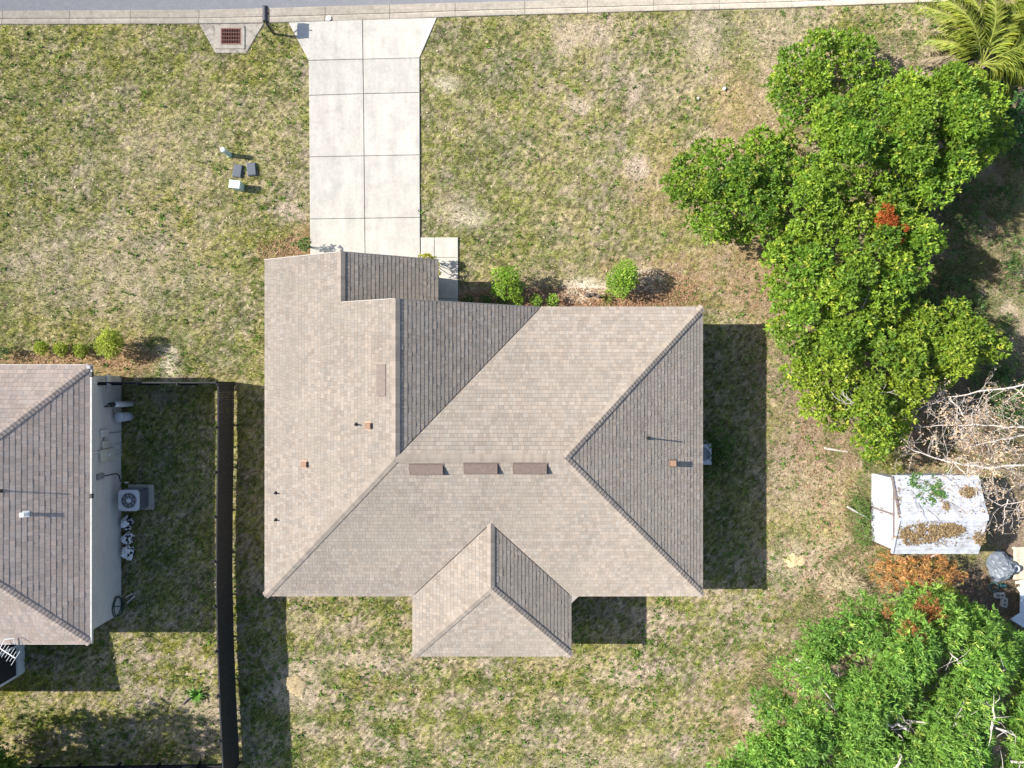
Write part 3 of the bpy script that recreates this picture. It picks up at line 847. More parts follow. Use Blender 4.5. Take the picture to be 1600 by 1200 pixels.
def build_neighbour():
    E = 2.95
    k = SC * (HC - E) / HC
    x1 = (140 - 800) * k; yf = (600 - 571) * k; yr = (600 - 1005.5) * k
    hw = (yf - yr) / 2; ym = (yf + yr) / 2; p = .5; zR = E + p * hw
    bx = x1 - hw; x0 = -36.0
    root = empty('neighbouring_house', (-26, ym, 0), 'neighbouring house with rose-brown shingle roof and grey stucco side wall, cut by left edge', 'house')
    S = {'front': Slope([(x0, yf), (x1, yf), (bx, ym), (x0, ym)], (0, yf), (0, -1), p, E),
         'rear': Slope([(x1, yr), (x0, yr), (x0, ym), (bx, ym)], (0, yr), (0, 1), p, E),
         'right': Slope([(x1, yf), (x1, yr), (bx, ym)], (x1, 0), (-1, 0), p, E)}
    w = MB()
    X1 = (187 - 800) * SC; YF = (600 - 590) * SC; YR = (600 - 957) * SC
    ring = [(x0 + .3, YF), (X1, YF), (X1, YR), (x0 + .3, YR)]
    for i in range(4): wall_quad(w, ring[i], ring[(i + 1) % 4], -.15, E - .06, .14)
    w.build('wall', M['stucco2'], root)
    # moulded band turning the front corner
    bz = 1.05; by = P2(170, 586, bz)[1]; by2 = P2(170, 611, bz)[1]
    MB().box((X1 + .105, (by + by2) / 2, bz), (.07, abs(by - by2), .30), bev=.015).build('trim_band', M['trim'], root)
    rb = MB()
    for s in S.values():
        d = deck(s); rb.add(d.v, d.f)
    roof = rb.build('roof', M['deck'], root)
    sm = MB()
    # only the near end of the long roof comes into view; shingle courses are laid there
    S2 = {'front': Slope([(x1, yf), (-26, yf), (-26, ym), (bx, ym)][::-1], (0, yf), (0, -1), p, E), 'rear': Slope([(x1, yr), (-26, yr), (-26, ym), (bx, ym)], (0, yr), (0, 1), p, E), 'right': S['right']}
    for i, s in enumerate(S2.values()): shingles(sm, s, .195, 50 + i)
    tag(sm.build('shingle_courses', M['shingle2'], roof), 'rose-brown laminated shingles with dark course lines', kind='stuff')
    cp = MB()
    ridge_caps(cp, (x1, yf, E), (bx, ym, zR), S['right'], S['front'], seed=61)
    ridge_caps(cp, (x1, yr, E), (bx, ym, zR), S['right'], S['rear'], seed=62)
    ridge_caps(cp, (bx, ym, zR), (-26, ym, zR), S['rear'], S['front'], seed=63)
    tag(cp.build('ridge_cap_shingles', M['shingle2'], roof), kind='stuff')
    so = MB(); so.prism([(x0, yr + .03), (x1 - .03, yr + .03), (x1 - .03, yf - .03), (x0, yf - .03)], E - .2, E - .17)
    so.build('soffit', M['trim'], roof)
    g = MB()
    g.box((x1 + .055, (yf + yr) / 2, E - .055), (.10, yf - yr + .04, .11), bev=.02)
    g.box((x1 - 9, yf + .025, E - .075), (18, .03, .14)); g.box((x1 - 9, yr - .025, E - .075), (18, .03, .14))
    g.build('gutter', M['gutter'], roof)
    for (py, d) in ((775, .18), (585, .2)):
        y = P2(140, py, E)[1]
        MB().box((x1 + .07, y, E - .01), (.14, d, .13), bev=.02).build('gutter_bracket', M['black'], roof)
    y = P2(138, 574, E)[1]
    c = MB(); c.box((x1 + .02, y, E + .02), (.2, .16, .2), bev=.03)
    c.build('corner_light', M['grey'], roof)
    pipe_vent(roof, 2, 767, S['right'], .55, .03)
    box_vent(roof, 40.5, 803, S['right'], .16, .3, 'tank')
    # utilities fixed to the wall
    def at_wall(px, py): 
        z = HC * (1 - (X1 + .07) / ((px - 800) * SC)); return Vector((X1 + .07, P2(px, py, z)[1], z))
    def wbox(name, pxa, pya, pxb, pyb, dep, m, par=root):
        a_, b_ = at_wall(pxa, pya), at_wall(pxb, pyb); c_ = (a_ + b_) / 2
        return MB().box((c_.x + dep / 2, c_.y, c_.z), (dep, abs(a_.y - b_.y), abs(a_.z - b_.z)), bev=.02).build(name, M[m], par)
    cb = wbox('cable_box', 155, 672, 167, 682, .10, 'box')
    wbox('breaker_box', 157, 689, 167, 700, .12, 'cream')
    mt = wbox('meter_box', 153, 703, 174, 718, .16, 'cream')
    c_ = at_wall(163, 710.5)
    MB().lathe((c_.x + .16, c_.y, c_.z), [(.085, 0), (.085, .07), (.06, .10)], 14, m=Matrix.Rotation(R(90), 3, 'Y')).build('meter_dial', M['box'], mt)
    wbox('disconnect_box', 150, 741, 160, 748, .09, 'grey')
    def conduit(pts, r, m):
        q = [at_wall(*t) + Vector((.04, 0, 0)) for t in pts]
        MB().tube(q, r * 1.3, 6).build('conduit', M['trim' if m == 'cream' else m], root)
    conduit([(167, 676.5), (178, 676), (187, 674.5)], .012, 'grey')
    conduit([(167, 697), (189, 694)], .022, 'cream')
    conduit([(174, 706), (190, 703)], .02, 'cream')
    conduit([(174, 713), (191, 710)], .025, 'cream')
    conduit([(142, 707), (153, 707)], .025, 'cream')
    conduit([(160, 744), (175, 741), (181, 740), (185, 743), (187, 752)], .016, 'black')
    conduit([(162, 682), (160, 689)], .01, 'black')
    conduit([(187, 931), (180, 932), (177, 935)], .012, 'black')
    MB().box(at_wall(143, 597) + Vector((.06, 0, 0)), (.12, .09, .14), bev=.03).build('flood_light', M['tank'], root)
    # screened porch on the rear
    px1 = (36 - 800) * SC; pyb = (600 - 1050) * SC
    kw = MB()
    for (a_, b_) in (((px1, YR), (px1, pyb)), ((px1, pyb), (px1 - 7, pyb))): wall_quad(kw, a_, b_, -.1, .45, .14)
    kw.build('porch_knee_wall', M['trim'], root)
    fr = MB()
    for (x, y) in ((px1 - .0, pyb), (px1 - 1.9, pyb), (px1 - 3.8, pyb), (px1 - 5.7, pyb), (px1, (YR + pyb) / 2)): fr.box((x, y, 1.55), (.1, .1, 2.2))
    fr.box((px1, (YR + pyb) / 2, 2.68), (.1, YR - pyb, .12)); fr.box((px1 - 3.5, pyb, 2.68), (7, .1, .12))
    fr.build('porch_frame', M['trim'], root)
    sc = MB(); sc.box((px1, (YR + pyb) / 2 - .02, 1.55), (.012, YR - pyb - .1, 2.18)); sc.box((px1 - 3.5, pyb, 1.55), (6.9, .012, 2.18))
    sc.build('porch_screen', M['screen'], root)
    pr = MB(); pr.prism([(px1 - 8, pyb - .35), (px1 + .62, pyb - .35), (px1 + .05, YR + .1), (px1 - 8, YR + .1)], 2.78, 2.92)
    pr.build('porch_roof', M['trim'], root)
    return S
NS = build_neighbour()

# white television aerial above the neighbour's rear eave
def build_aerial():
    c = Vector(P(8, 1018, 3.3))
    root = empty('television_aerial', (c.x, c.y, 2.9), 'white multi-element television aerial at the rear eave of the left house', 'aerial')
    MB().tube([c + Vector((0, 0, -.4)), c], .025, 8).build('mast', M['tank'], root)
    d = Vector((.66, -.42, 0)).normalized(); n = Vector((-d.y, d.x, 0))
    MB().box(c, (1.0, .03, .03), math.atan2(d.y, d.x)).build('boom', M['tank'], root)
    for i in range(9):
        q = c + d * (-.5 + i * .125)
        L = .20 + .035 * ((i * 3) % 5)
        MB().tube([q - n * L, q + n * L], .009, 5).build('element', M['tank'], root)
    e = c + d * -.25
    MB().tube([e, e + n * .45 + Vector((0, 0, .06)), e + n * .62 + d * .25, e + n * .45 + d * .42], .018, 5).build('reflector_bow', M['tank'], root)
    e = c - n * .35 - d * .1
    MB().tube([e, e - n * .3, e - n * .55 - d * .1], .02, 5).build('reflector_bow', M['tank'], root)
    for i in range(4):
        q = e - n * (.15 + .12 * i)
        MB().tube([q - d * .16, q + d * .16], .014, 5).build('element', M['tank'], root)
build_aerial()

# ------------------------------------------------------------------ fences
def fence(name, pts, label, spacing=.105, h=1.83, gap=.075, group='dark brown privacy fences'):
    root = empty(name, (*pts[0], 0), label, 'fence')
    base = None
    seg = []
    for a, b in zip(pts[:-1], pts[1:]):
        a, b = Vector((*a, 0)), Vector((*b, 0)); seg.append((a, b, (b - a).length))
    tot = sum(s[2] for s in seg)
    def at(t):
        for a, b, L in seg:
            if t <= L or (a, b, L) == seg[-1]: return a + (b - a) * (t / L), math.atan2((b - a).y, (b - a).x)
            t -= L
    mb = MB().box((0, 0, gap + (h - gap - .05) / 2), (spacing - .003, .02, h - gap - .05))
    pk = mb.build('picket', M['fence'], None); me = pk.data
    bpy.data.objects.remove(pk)
    n = int(tot / spacing)
    r0 = root_loc(root)
    for i in range(n):
        c, ang = at((i + .5) * tot / n)
        o = bpy.data.objects.new('picket', me); COL.objects.link(o); o.parent = root
        o.location = c - r0; o.rotation_euler = (0, 0, ang + random.uniform(-.05, .05))
    npost = max(1, round(tot / 1.83))
    for i in range(npost + 1):
        c, ang = at(min(i * tot / npost, tot - .001))
        off = Vector((math.sin(ang), -math.cos(ang), 0)) * .07; c = c + off
        MB().box((c.x, c.y, h / 2 - .1), (.09, .09, h + .20), ang).lathe((c.x, c.y, h + .00), [(.075, 0), (.075, .02), (.01, .06)], 4).build('post', M['fence'], root)
    for a, b, L in seg:
        d = b - a; ang = math.atan2(d.y, d.x); c = (a + b) / 2; nn = Vector((d.y, -d.x, 0)).normalized() * .035
        for z in (.3, 1.0, h - .04):
            MB().box((c.x, c.y, z) if z > 1.5 else (c.x + nn.x, c.y + nn.y, z), (L, .05 if z < 1.5 else .06, .09 if z < 1.5 else .05), ang).build('rail', M['fence'], root)
    return root
SIDE = [P2(366.5, 598), P2(366, 700), P2(364.5, 800), P2(364, 900), P2(366, 990), P2(369.5, 1080), P2(375, 1192)]
fence('boundary_fence', SIDE, 'long dark brown privacy fence running down between the two houses')
fence('front_fence', [((188.5 - 800) * SC, .06), P2(366.5, 598)], 'short dark fence from the grey stucco wall to the long fence')
fence('rear_fence', [P2(375, 1192.5), P2(170, 1195), P2(-60, 1199)], 'dark fence along the bottom edge of the neighbouring garden')

# ------------------------------------------------------------------ things at the street
def build_inlet():
    root = empty('storm_drain', P(361, 58), 'concrete storm drain inlet with rusty red grate at the kerb', 'drain')
    z = .035
    MB().prism([P2(312, 38.2), P2(337, 83), P2(385, 83), P2(413, 36.9)], -.12, z, inset=.03, drop=.02).build('concrete_apron', M['apron'], root)
    # raised frame around the grate
    fr = MB()
    (ax, ay), (bx, by) = P2(337, 41), P2(383, 77); (cx, cy), (dx, dy) = P2(346, 45), P2(377.5, 70.5)
    for (p, q, r, s) in ((ax, ay, bx, cy), (ax, dy, bx, by), (ax, cy, cx, dy), (dx, cy, bx, dy)):
        fr.prism([(p, q), (r, q), (r, s), (p, s)], z - .02, z + .035, inset=.012, drop=.01)
    fr.build('concrete_frame', M['kerb'], root)
    MB().prism([(cx, cy), (dx, cy), (dx, dy), (cx, dy)], z - .02, z + .004).build('pit', M['void'], root)
    gr = MB(); w = dx - cx; hh = cy - dy; mx_, my_ = (cx + dx) / 2, (cy + dy) / 2
    for i in range(12): gr.box((cx + .03 + (w - .06) * i / 11, my_, z + .025), (.015 if 0 < i < 11 else .045, hh, .03))
    for i in range(5): gr.box((mx_, dy + .03 + (hh - .06) * i / 4, z + .029), (w, .022 if 0 < i < 4 else .045, .034))
    gr.build('grate', M['rust'], root)
build_inlet()

def build_mailbox():
    b = Vector(P(428.5, 53)); 
    root = empty('mailbox', b, 'black mailbox on a post beside the storm drain and driveway', 'mailbox')
    MB().box(b + Vector((0, 0, .53)), (.10, .10, 1.06)).lathe(b + Vector((0, 0, 1.05)), [(.07, 0), (.07, .02), (.01, .08)], 4).build('post', M['mail'], root)
    MB().box(b + Vector((0, .22, .92)), (.07, .62, .07)).tube([b + Vector((0, .02, .62)), b + Vector((0, .34, .90))], .025, 5).build('arm', M['mail'], root)
    mb = MB(); n = 10; prof = [(-.125, 0), (.125, 0)] + [(.125 * math.cos(t), .15 + .115 * math.sin(t)) for t in [math.pi * i / n for i in range(n + 1)]]
    c = b + Vector((-.0, .30, .97)); L = .62; N = len(prof)
    V = [c + Vector((x, -L / 2, z)) for x, z in prof] + [c + Vector((x, L / 2, z)) for x, z in prof]
    mb.add(V, [tuple(range(N)), tuple(range(2 * N - 1, N - 1, -1))] + [(i, N + i, N + (i + 1) % N, (i + 1) % N) for i in range(N)])
    mb.build('letter_box', M['mail'], root)
    MB().box(c + Vector((0, L / 2 + .012, .13)), (.23, .02, .25), bev=.01).build('door', M['mail'], root)
    MB().box(c + Vector((.14, .05, .2)), (.012, .05, .2)).build('flag', M['rust'], root)
build_mailbox()

def build_pedestals():
    b = Vector(P(358.5, 242))
    r = empty('utility_pedestal', b, 'slim round pale green utility pedestal with white domed cap on lawn', 'pedestal', 'utility pedestals on the lawn')
    MB().lathe(b, [(.125, -.1), (.125, .06), (.105, .08), (.105, .62)], 16).build('case', M['pedestal'], r, smooth=False)
    MB().lathe(b + Vector((0, 0, .62)), [(.12, 0), (.12, .10), (.10, .14), (.04, .16)], 16).build('cap', M['pedcap'], r)
    b = Vector(P(374, 293))
    r = empty('utility_pedestal', b, 'wider pale green utility pedestal beside the flat lids on lawn', 'pedestal', 'utility pedestals on the lawn')
    MB().box(b + Vector((0, 0, .2)), (.46, .32, .56), R(-6), bev=.05).build('case', M['pedestal'], r)
    MB().box(b + Vector((0, 0, .52)), (.50, .36, .10), R(-6), bev=.045).build('cap', M['pedcap'], r)
    for (px, py, rz, lb) in ((372, 267.5, -8, 'left of two dark grey utility lids on the lawn'), (394, 265, 5, 'right of two dark grey utility lids on the lawn')):
        b = Vector(P(px, py))
        r = empty('utility_vault', b, lb, 'utility box', 'utility lids on the lawn')
        MB().box(b + Vector((0, 0, .0)), (.42, .58, .16), R(rz), bev=.02).build('box_rim', M['lid'], r)
        MB().box(b + Vector((0, 0, .095)), (.36, .52, .03), R(rz), bev=.012).build('lid', M['lid'], r)
build_pedestals()

# ------------------------------------------------------------------ neighbour's side yard
def build_side_yard():
    b = Vector((-17.12, P2(200, 630.5)[1], 0))
    r = empty('filter_tank', b, 'tall white water filter tank with black valve head against stucco wall', 'tank')
    MB().lathe(b, [(.10, 0), (.135, .05), (.135, 1.2), (.11, 1.32), (.05, 1.38)], 18).build('vessel', M['tank'], r, smooth=True)
    MB().lathe(b + Vector((0, 0, 1.36)), [(.06, 0), (.06, .06), (.10, .08), (.10, .2), (.06, .24)], 12).box(b + Vector((-.12, .02, 1.48)), (.2, .1, .1), bev=.02).build('valve_head', M['black'], r)
    MB().tube([b + Vector((-.2, 0, 1.45)), b + Vector((-.42, -.1, 1.4)), b + Vector((-.44, -.12, .5)), b + Vector((-.42, -.2, .02))], .018, 6).build('pipe', M['black'], r)
    b = Vector((-17.22, P2(195, 650.5)[1], 0))
    r = empty('salt_tank', b, 'squat grey salt tank with domed lid next to the white filter tank', 'tank')
    MB().lathe(b, [(.19, 0), (.205, .04), (.205, .78)], 20).build('drum', M['tank2'], r, smooth=True)
    MB().lathe(b + Vector((0, 0, .78)), [(.22, 0), (.22, .05), (.20, .08), (.1, .11)], 20).build('lid', M['tank2'], r)
    MB().tube([b + Vector((-.2, .1, .5)), b + Vector((-.28, .1, .7)), b + Vector((-.26, .35, .9))], .012, 5).build('tube', M['black'], r)
    # air conditioner
    c = Vector((-16.72, P2(0, 776.5)[1], 0))
    r = empty('air_conditioner', c, 'light grey air conditioner with round fan grille beside the stucco wall', 'air conditioner')
    MB().box(c + Vector((.05, .0, .02)), (1.14, 1.12, .14), bev=.015).build('pad', M['kerb'], r)
    MB().box(c + Vector((0, 0, .52)), (.86, .86, .86), bev=.07).build('coil_case', M['acside'], r)
    lo = MB()
    for i in range(9):
        z = .18 + i * .085
        for (x, y, sx, sy) in ((.44, 0, .012, .8), (-.44, 0, .012, .8), (0, .44, .8, .012), (0, -.44, .8, .012)): lo.box(c + Vector((x, y, z)), (sx, sy, .02))
    lo.build('louvre', M['grey'], r)
    # top: square plate with a round opening, fan below, wire guard above
    top = MB(); n = 40; z = .98; V = []; Rr = .345; q = .46
    for (zz) in (z, z - .05):
        for i in range(n):
            t = 2 * math.pi * i / n
            V.append(c + Vector((Rr * math.cos(t), Rr * math.sin(t), zz)))
        for i in range(n):
            t = 2 * math.pi * i / n
            cs, sn = math.cos(t), math.sin(t)
            f = (abs(cs) ** 7 + abs(sn) ** 7) ** (-1 / 7) * q
            V.append(c + Vector((f * cs, f * sn, zz)))
    F = []
    for i in range(n):
        j = (i + 1) % n
        F += [(i, n + i, n + j, j), (n + i, 3 * n + i, 3 * n + j, n + j), (2 * n + i, i, j, 2 * n + j)]
    top.add(V, F); top.build('top_plate', M['ac'], r)
    MB().lathe(c + Vector((0, 0, .86)), [(.34, 0), (.34, .01)], 30).build('fan_well', M['void'], r)
    fan = MB(); fan.lathe(c + Vector((0, 0, .89)), [(.085, 0), (.085, .07), (.05, .09)], 16)
    for i in range(4):
        t = math.pi / 2 * i + .5
        u = Vector((math.cos(t), math.sin(t), 0)); w = Vector((-u.y, u.x, 0))
        fan.add([c + u * .08 - w * .06 + Vector((0, 0, .90)), c + u * .31 - w * .12 + Vector((0, 0, .90)), c + u * .32 + w * .09 + Vector((0, 0, .945)), c + u * .08 + w * .06 + Vector((0, 0, .935))], [(0, 1, 2, 3)])
    fan.build('fan', M['grey'], r)
    gu = MB()
    for i in range(3):
        rr = .12 + .1 * i
        gu.tube([c + Vector((rr * math.cos(t), rr * math.sin(t), .985)) for t in [2 * math.pi * k / 24 for k in range(25)]], .006, 4, cap=False)
    for i in range(8):
        t = math.pi * i / 4 + .2
        gu.tube([c + Vector((.09 * math.cos(t), .09 * math.sin(t), .987)), c + Vector((.36 * math.cos(t), .36 * math.sin(t), .985))], .007, 4)
    gu.lathe(c + Vector((0, 0, .975)), [(.095, 0), (.095, .02), (.07, .03)], 16)
    gu.build('fan_guard', M['ac'], r)
    # lumps wrapped in white sheeting along the wall
    def lump(px, py, rx, ry, h, label, seed):
        rg = np.random.default_rng(seed)
        b = Vector(P(px, py)); mb = MB()
        n, m_ = 16, 7; V = []; F = []
        for j in range(m_):
            f = j / (m_ - 1)
            for i in range(n):
                t = 2 * math.pi * i / n
                k = (1 - .55 * f ** 2.2) * (1 + .16 * rg.standard_normal())
                V.append((b.x + rx * k * math.cos(t), b.y + ry * k * math.sin(t), h * f * (1 + .10 * rg.standard_normal())))
        V.append((b.x, b.y, h * 1.08))
        for j in range(m_ - 1):
            for i in range(n): F.append((j * n + i, j * n + (i + 1) % n, j * n + n + (i + 1) % n, j * n + n + i))
        for i in range(n): F.append(((m_ - 1) * n + i, (m_ - 1) * n + (i + 1) % n, len(V) - 1))
        mb.add(V, F)
        r = empty('wrapped_bundle', b, label, 'bundle', 'white wrapped bundles along the wall')
        mb.build('sheeting', M['bag'], r)
        gaps = MB()
        for _ in range(14):
            t = rg.uniform(-1.2, 1.2); z = h * rg.uniform(.1, .95); k = 1 - .5 * (z / h) ** 2.2
            gaps.box((b.x + rx * k * math.cos(t), b.y + ry * k * math.sin(t), z), (rg.uniform(.04, .12), rg.uniform(.03, .10), rg.uniform(.04, .1)), rg.uniform(0, 3))
        gaps.build('torn_gaps', M['void'], r)
    lump(200.5, 816, .20, .30, .42, 'small bundle in white plastic sheeting just below the air conditioner', 3)
    lump(202, 840, .22, .26, .45, 'middle bundle in torn white plastic sheeting against the wall', 4)
    lump(202, 862, .24, .30, .42, 'lowest bundle in white plastic sheeting against the wall', 5)
    # hose
    b = Vector(P(188, 945))
    r = empty('garden_hose', b, 'dark green garden hose looped on the wall corner', 'hose')
    pts = []
    for i in range(70):
        t = i / 69 * 2 * math.pi * 3.2
        pts.append((b.x + .12 + .05 * math.sin(t * .5), b.y + .05 + .42 * math.cos(t) * (1 + .06 * math.sin(3 * t)), .42 + .36 * math.sin(t)))
    pts += [(b.x + .3, b.y - .1, .03), (b.x + .5, b.y + .1, .02), (b.x + .45, b.y + .4, .02)]
    MB().tube(pts, .024, 6).build('hose_loop', M['hose'], r)
    for (p, q, lb) in (((196, 934), (207, 927), 'upper of two short white sticks by the garden hose'), ((198.5, 942), (211, 931), 'lower of two short white sticks by the garden hose')):
        a_, b_ = Vector(P(*p, .06)), Vector(P(*q, .12))
        tag(MB().tube([a_, (a_ + b_) / 2 + Vector((0, 0, .02)), b_], .017, 6).build('garden_stake', M['paper'], None, loc=a_), lb, 'stake', 'white sticks by the hose')
    c = Vector(P(197.5, 754, .1)); tag(MB().box(c, (.17, .06, .05), bev=.01).build('drain_fitting', M['paper'], None, loc=c), 'small white pipe fitting above the air conditioner pad', 'fitting')
build_side_yard()

# ------------------------------------------------------------------ foliage
def norm(a): return a / (np.linalg.norm(a, axis=-1, keepdims=True) + 1e-9)

def leaf_quads(c, d, L, W, fold=.18):
    """c (n,3) bases, d unit directions; returns vertices (4n,3)"""
    n = len(c)
    rnd = norm(RNG.normal(size=(n, 3)))
    up = np.tile(np.array([0, 0, 1.0]), (n, 1)) + .55 * rnd
    s = norm(np.cross(d, up))
    nn = np.cross(s, d)
    L = L[:, None]; W = W[:, None]
    mid = c + d * L * .55
    return np.stack([c, mid + s * W - nn * L * fold * .3, c + d * L - nn * L * fold, mid - s * W - nn * L * fold * .3], 1).reshape(-1, 3)

def foliage(clumps, nros, per, L, W, cols, sun_tip=None, squash=.8, up=.55, lo=-.35):
    """clumps: (k,4) centre+radius. Rosettes of leaves on and in each clump. cols: list of rgb to mix"""
    clumps = np.asarray(clumps, float)
    cnt = np.maximum(6, (nros * (clumps[:, 3] / .55) ** 2).astype(int))
    ci = np.repeat(np.arange(len(clumps)), cnt)
    n = len(ci)
    d = norm(RNG.normal(size=(n, 3)))
    d[:, 2] = np.where(d[:, 2] < lo, -d[:, 2], d[:, 2])
    rr = RNG.uniform(.45, 1.12, n) ** .6
    off = d * rr[:, None] * clumps[ci, 3][:, None]
    off[:, 2] *= squash
    c = clumps[ci, :3] + off
    ax = norm(d + np.array([0, 0, up]) + .35 * RNG.normal(size=(n, 3)))
    tone_c = RNG.uniform(.82, 1.14, len(clumps)); mix_c = RNG.random(len(clumps))
    mix = np.clip(.5 * mix_c[ci] + .5 * RNG.random(n) + .12 * (rr - .8), 0, 1)
    cols = np.asarray(cols)
    base = cols[0] * (1 - mix[:, None]) + cols[1] * mix[:, None]
    if len(cols) > 2:
        pick = (RNG.random(n) < .09) & (rr > .8)
        base = np.where(pick[:, None], cols[2], base)
    base = base * (tone_c[ci] * RNG.uniform(.8, 1.2, n))[:, None]
    c = np.repeat(c, per, 0); ax = np.repeat(ax, per, 0); base = np.repeat(base, per, 0)
    m = len(c)
    t = norm(np.cross(ax, norm(RNG.normal(size=(m, 3)))))
    k = RNG.uniform(.25, 1.0, m)[:, None]
    dd = norm(ax * (1 - k * .75) + t * k)
    V = leaf_quads(c, dd, RNG.uniform(.55, 1.35, m) * L, RNG.uniform(.7, 1.25, m) * W)
    C = np.repeat(base * RNG.uniform(.82, 1.18, m)[:, None], 4, 0)
    return V, C

def crown_clumps(poly, zbase, dome, r, spacing, jitter=.33, seed=0, edge=1.6):
    """clump centres filling a crown: polygon (px at crown height), dome height grows away from the rim"""
    rg = np.random.default_rng(seed)
    pw = [P2(x, y, zbase) for x, y in poly]
    xs = [p[0] for p in pw]; ys = [p[1] for p in pw]
    out = []
    tries = 0
    A_ = np.array(pw)
    while tries < 4000:
        tries += 1
        x, y = rg.uniform(min(xs), max(xs)), rg.uniform(min(ys), max(ys))
        if not in_poly(np.array([x]), np.array([y]), pw)[0]: continue
        if any((x - o[0]) ** 2 + (y - o[1]) ** 2 < spacing ** 2 for o in out): continue
        d = 1e9
        for i in range(len(pw)):
            a, b = A_[i], A_[(i + 1) % len(pw)]
            t = np.clip(np.dot([x - a[0], y - a[1]], b - a) / (np.dot(b - a, b - a) + 1e-9), 0, 1)
            d = min(d, math.hypot(x - a[0] - (b - a)[0] * t, y - a[1] - (b - a)[1] * t))
        k = min(1, d / edge)
        z = zbase + dome * math.sqrt(max(0, 1 - (1 - k) ** 2)) + rg.normal() * jitter
        s = (HC - z) / (HC - zbase)
        out.append((x * s, y * s, z, r * rg.uniform(.7, 1.25)))
    return out

def limbs(mb, base, clumps, n_main, r0, seed=0, fork=.4):
    rg = random.Random(seed)
    base = Vector(base)
    cl = [Vector(c[:3]) for c in clumps]
    zt = sum(c.z for c in cl) / len(cl)
    top = base + Vector((rg.uniform(-.15, .15), rg.uniform(-.15, .15), zt * fork))
    mb.tube([base + Vector((0, 0, -.1)), base + Vector((0, 0, .05)), (base + top) / 2 + Vector((rg.uniform(-.06, .06), rg.uniform(-.06, .06), 0)), top], [r0 * 1.5, r0 * 1.15, r0 * .95, r0 * .85], 8)
    ends = rg.sample(cl, min(n_main, len(cl)))
    mains = []
    for e in ends:
        q = e - Vector((0, 0, .25)); m1 = top.lerp(q, .35) + Vector((rg.uniform(-.2, .2), rg.uniform(-.2, .2), .15)); m2 = top.lerp(q, .7) + Vector((rg.uniform(-.2, .2), rg.uniform(-.2, .2), .1))
        mb.tube([top - Vector((0, 0, .05)), m1, m2, q], [r0 * .55, r0 * .38, r0 * .25, r0 * .1], 6)
        mains += [m1, m2]
    for e in cl:
        if e in ends or not mains: continue
        s = min(mains, key=lambda k: (k - e).length)
        q = e - Vector((0, 0, .15)); mid = s.lerp(q, .5) + Vector((rg.uniform(-.15, .15), rg.uniform(-.15, .15), .1))
        mb.tube([s, mid, q], [r0 * .2, r0 * .14, r0 * .05], 4)

def tree(name, label, cat, poly, base_px, zbase, dome, r=.55, spacing=.70, nros=66, per=8, L=.155, W=.033, cols=None, r0=.12, seed=0, bark='bark', group=None, leafm='leaf', extra=None, edge=1.6, squash=.8, under=.6):
    cl = crown_clumps(poly, zbase, dome, r, spacing, seed=seed, edge=edge)
    # a second, lower layer keeps the crown from being a shell
    low = [(x, y, z - under * 1.1, rr * .9) for (x, y, z, rr) in cl]
    b = P(*base_px)
    root = empty(name, b, label, cat, group)
    mb = MB(); limbs(mb, b, cl, max(4, len(cl) // 7), r0, seed)
    mb.build('trunk', M[bark], root)
    V, C = foliage(cl, nros, per, L, W, cols, squash=squash)
    V2, C2 = foliage(low, nros * .6, per, L, W, cols, squash=squash)
    V = np.concatenate([V, V2]); C = np.concatenate([C, C2])
    mesh_np('crown', V, np.arange(len(V)).reshape(-1, 4), M[leafm], root, C)
    return root, cl

OAK = [(.07, .165, .018), (.23, .335, .03), (.34, .40, .05)]
GT = 'broad-leaved trees on the right boundary'
tree('broadleaf_tree', 'leafy green tree furthest left, crown reaching over the front lawn', 'tree',
     [(1042, 290), (1052, 268), (1092, 240), (1112, 226), (1150, 232), (1182, 212), (1222, 222), (1236, 250), (1230, 290), (1212, 328), (1222, 362), (1180, 370), (1112, 356), (1078, 342), (1048, 318)], (1125, 295), 1.9, 1.0, cols=OAK, seed=1, group=GT)
tree('broadleaf_tree', 'small green tree nearest the kerb, with bare grey twigs in its middle', 'tree',
     [(1226, 102), (1252, 80), (1290, 58), (1338, 62), (1360, 88), (1380, 112), (1362, 140), (1318, 118), (1300, 150), (1262, 178), (1232, 186), (1224, 150)], (1285, 125), 1.5, .8, cols=OAK, seed=2, r=.5, spacing=.7, group=GT, r0=.08)
tree('broadleaf_tree', 'largest dense green tree below the palm', 'tree',
     [(1268, 180), (1310, 165), (1350, 146), (1430, 130), (1500, 122), (1552, 142), (1564, 190), (1545, 232), (1490, 288), (1440, 325), (1392, 305), (1335, 305), (1290, 345), (1240, 362), (1230, 310), (1250, 245)], (1370, 230), 2.8, 1.5, cols=OAK, seed=3, group=GT, r0=.18, r=.62, spacing=.76)
tree('broadleaf_tree', 'green tree with a patch of rust-red dead leaves on its crown', 'tree',
     [(1212, 400), (1235, 384), (1290, 374), (1312, 336), (1380, 316), (1430, 326), (1440, 360), (1456, 372), (1424, 400), (1424, 448), (1396, 478), (1378, 536), (1300, 566), (1226, 538), (1212, 460)], (1310, 440), 2.6, 1.3, cols=[(.075, .17, .018), (.245, .345, .03), (.36, .41, .05)], seed=4, group=GT, r0=.16, r=.6, spacing=.72)
tree('broadleaf_tree', 'bright green tree just above the white shed and bare branches', 'tree',
     [(1236, 565), (1300, 526), (1392, 500), (1418, 476), (1496, 486), (1526, 515), (1560, 546), (1508, 576), (1440, 598), (1408, 640), (1396, 685), (1360, 704), (1314, 668), (1256, 620)], (1370, 590), 2.3, 1.2, cols=[(.09, .18, .018), (.275, .345, .03), (.38, .41, .055)], seed=5, group=GT, r0=.15, r=.58, spacing=.70)
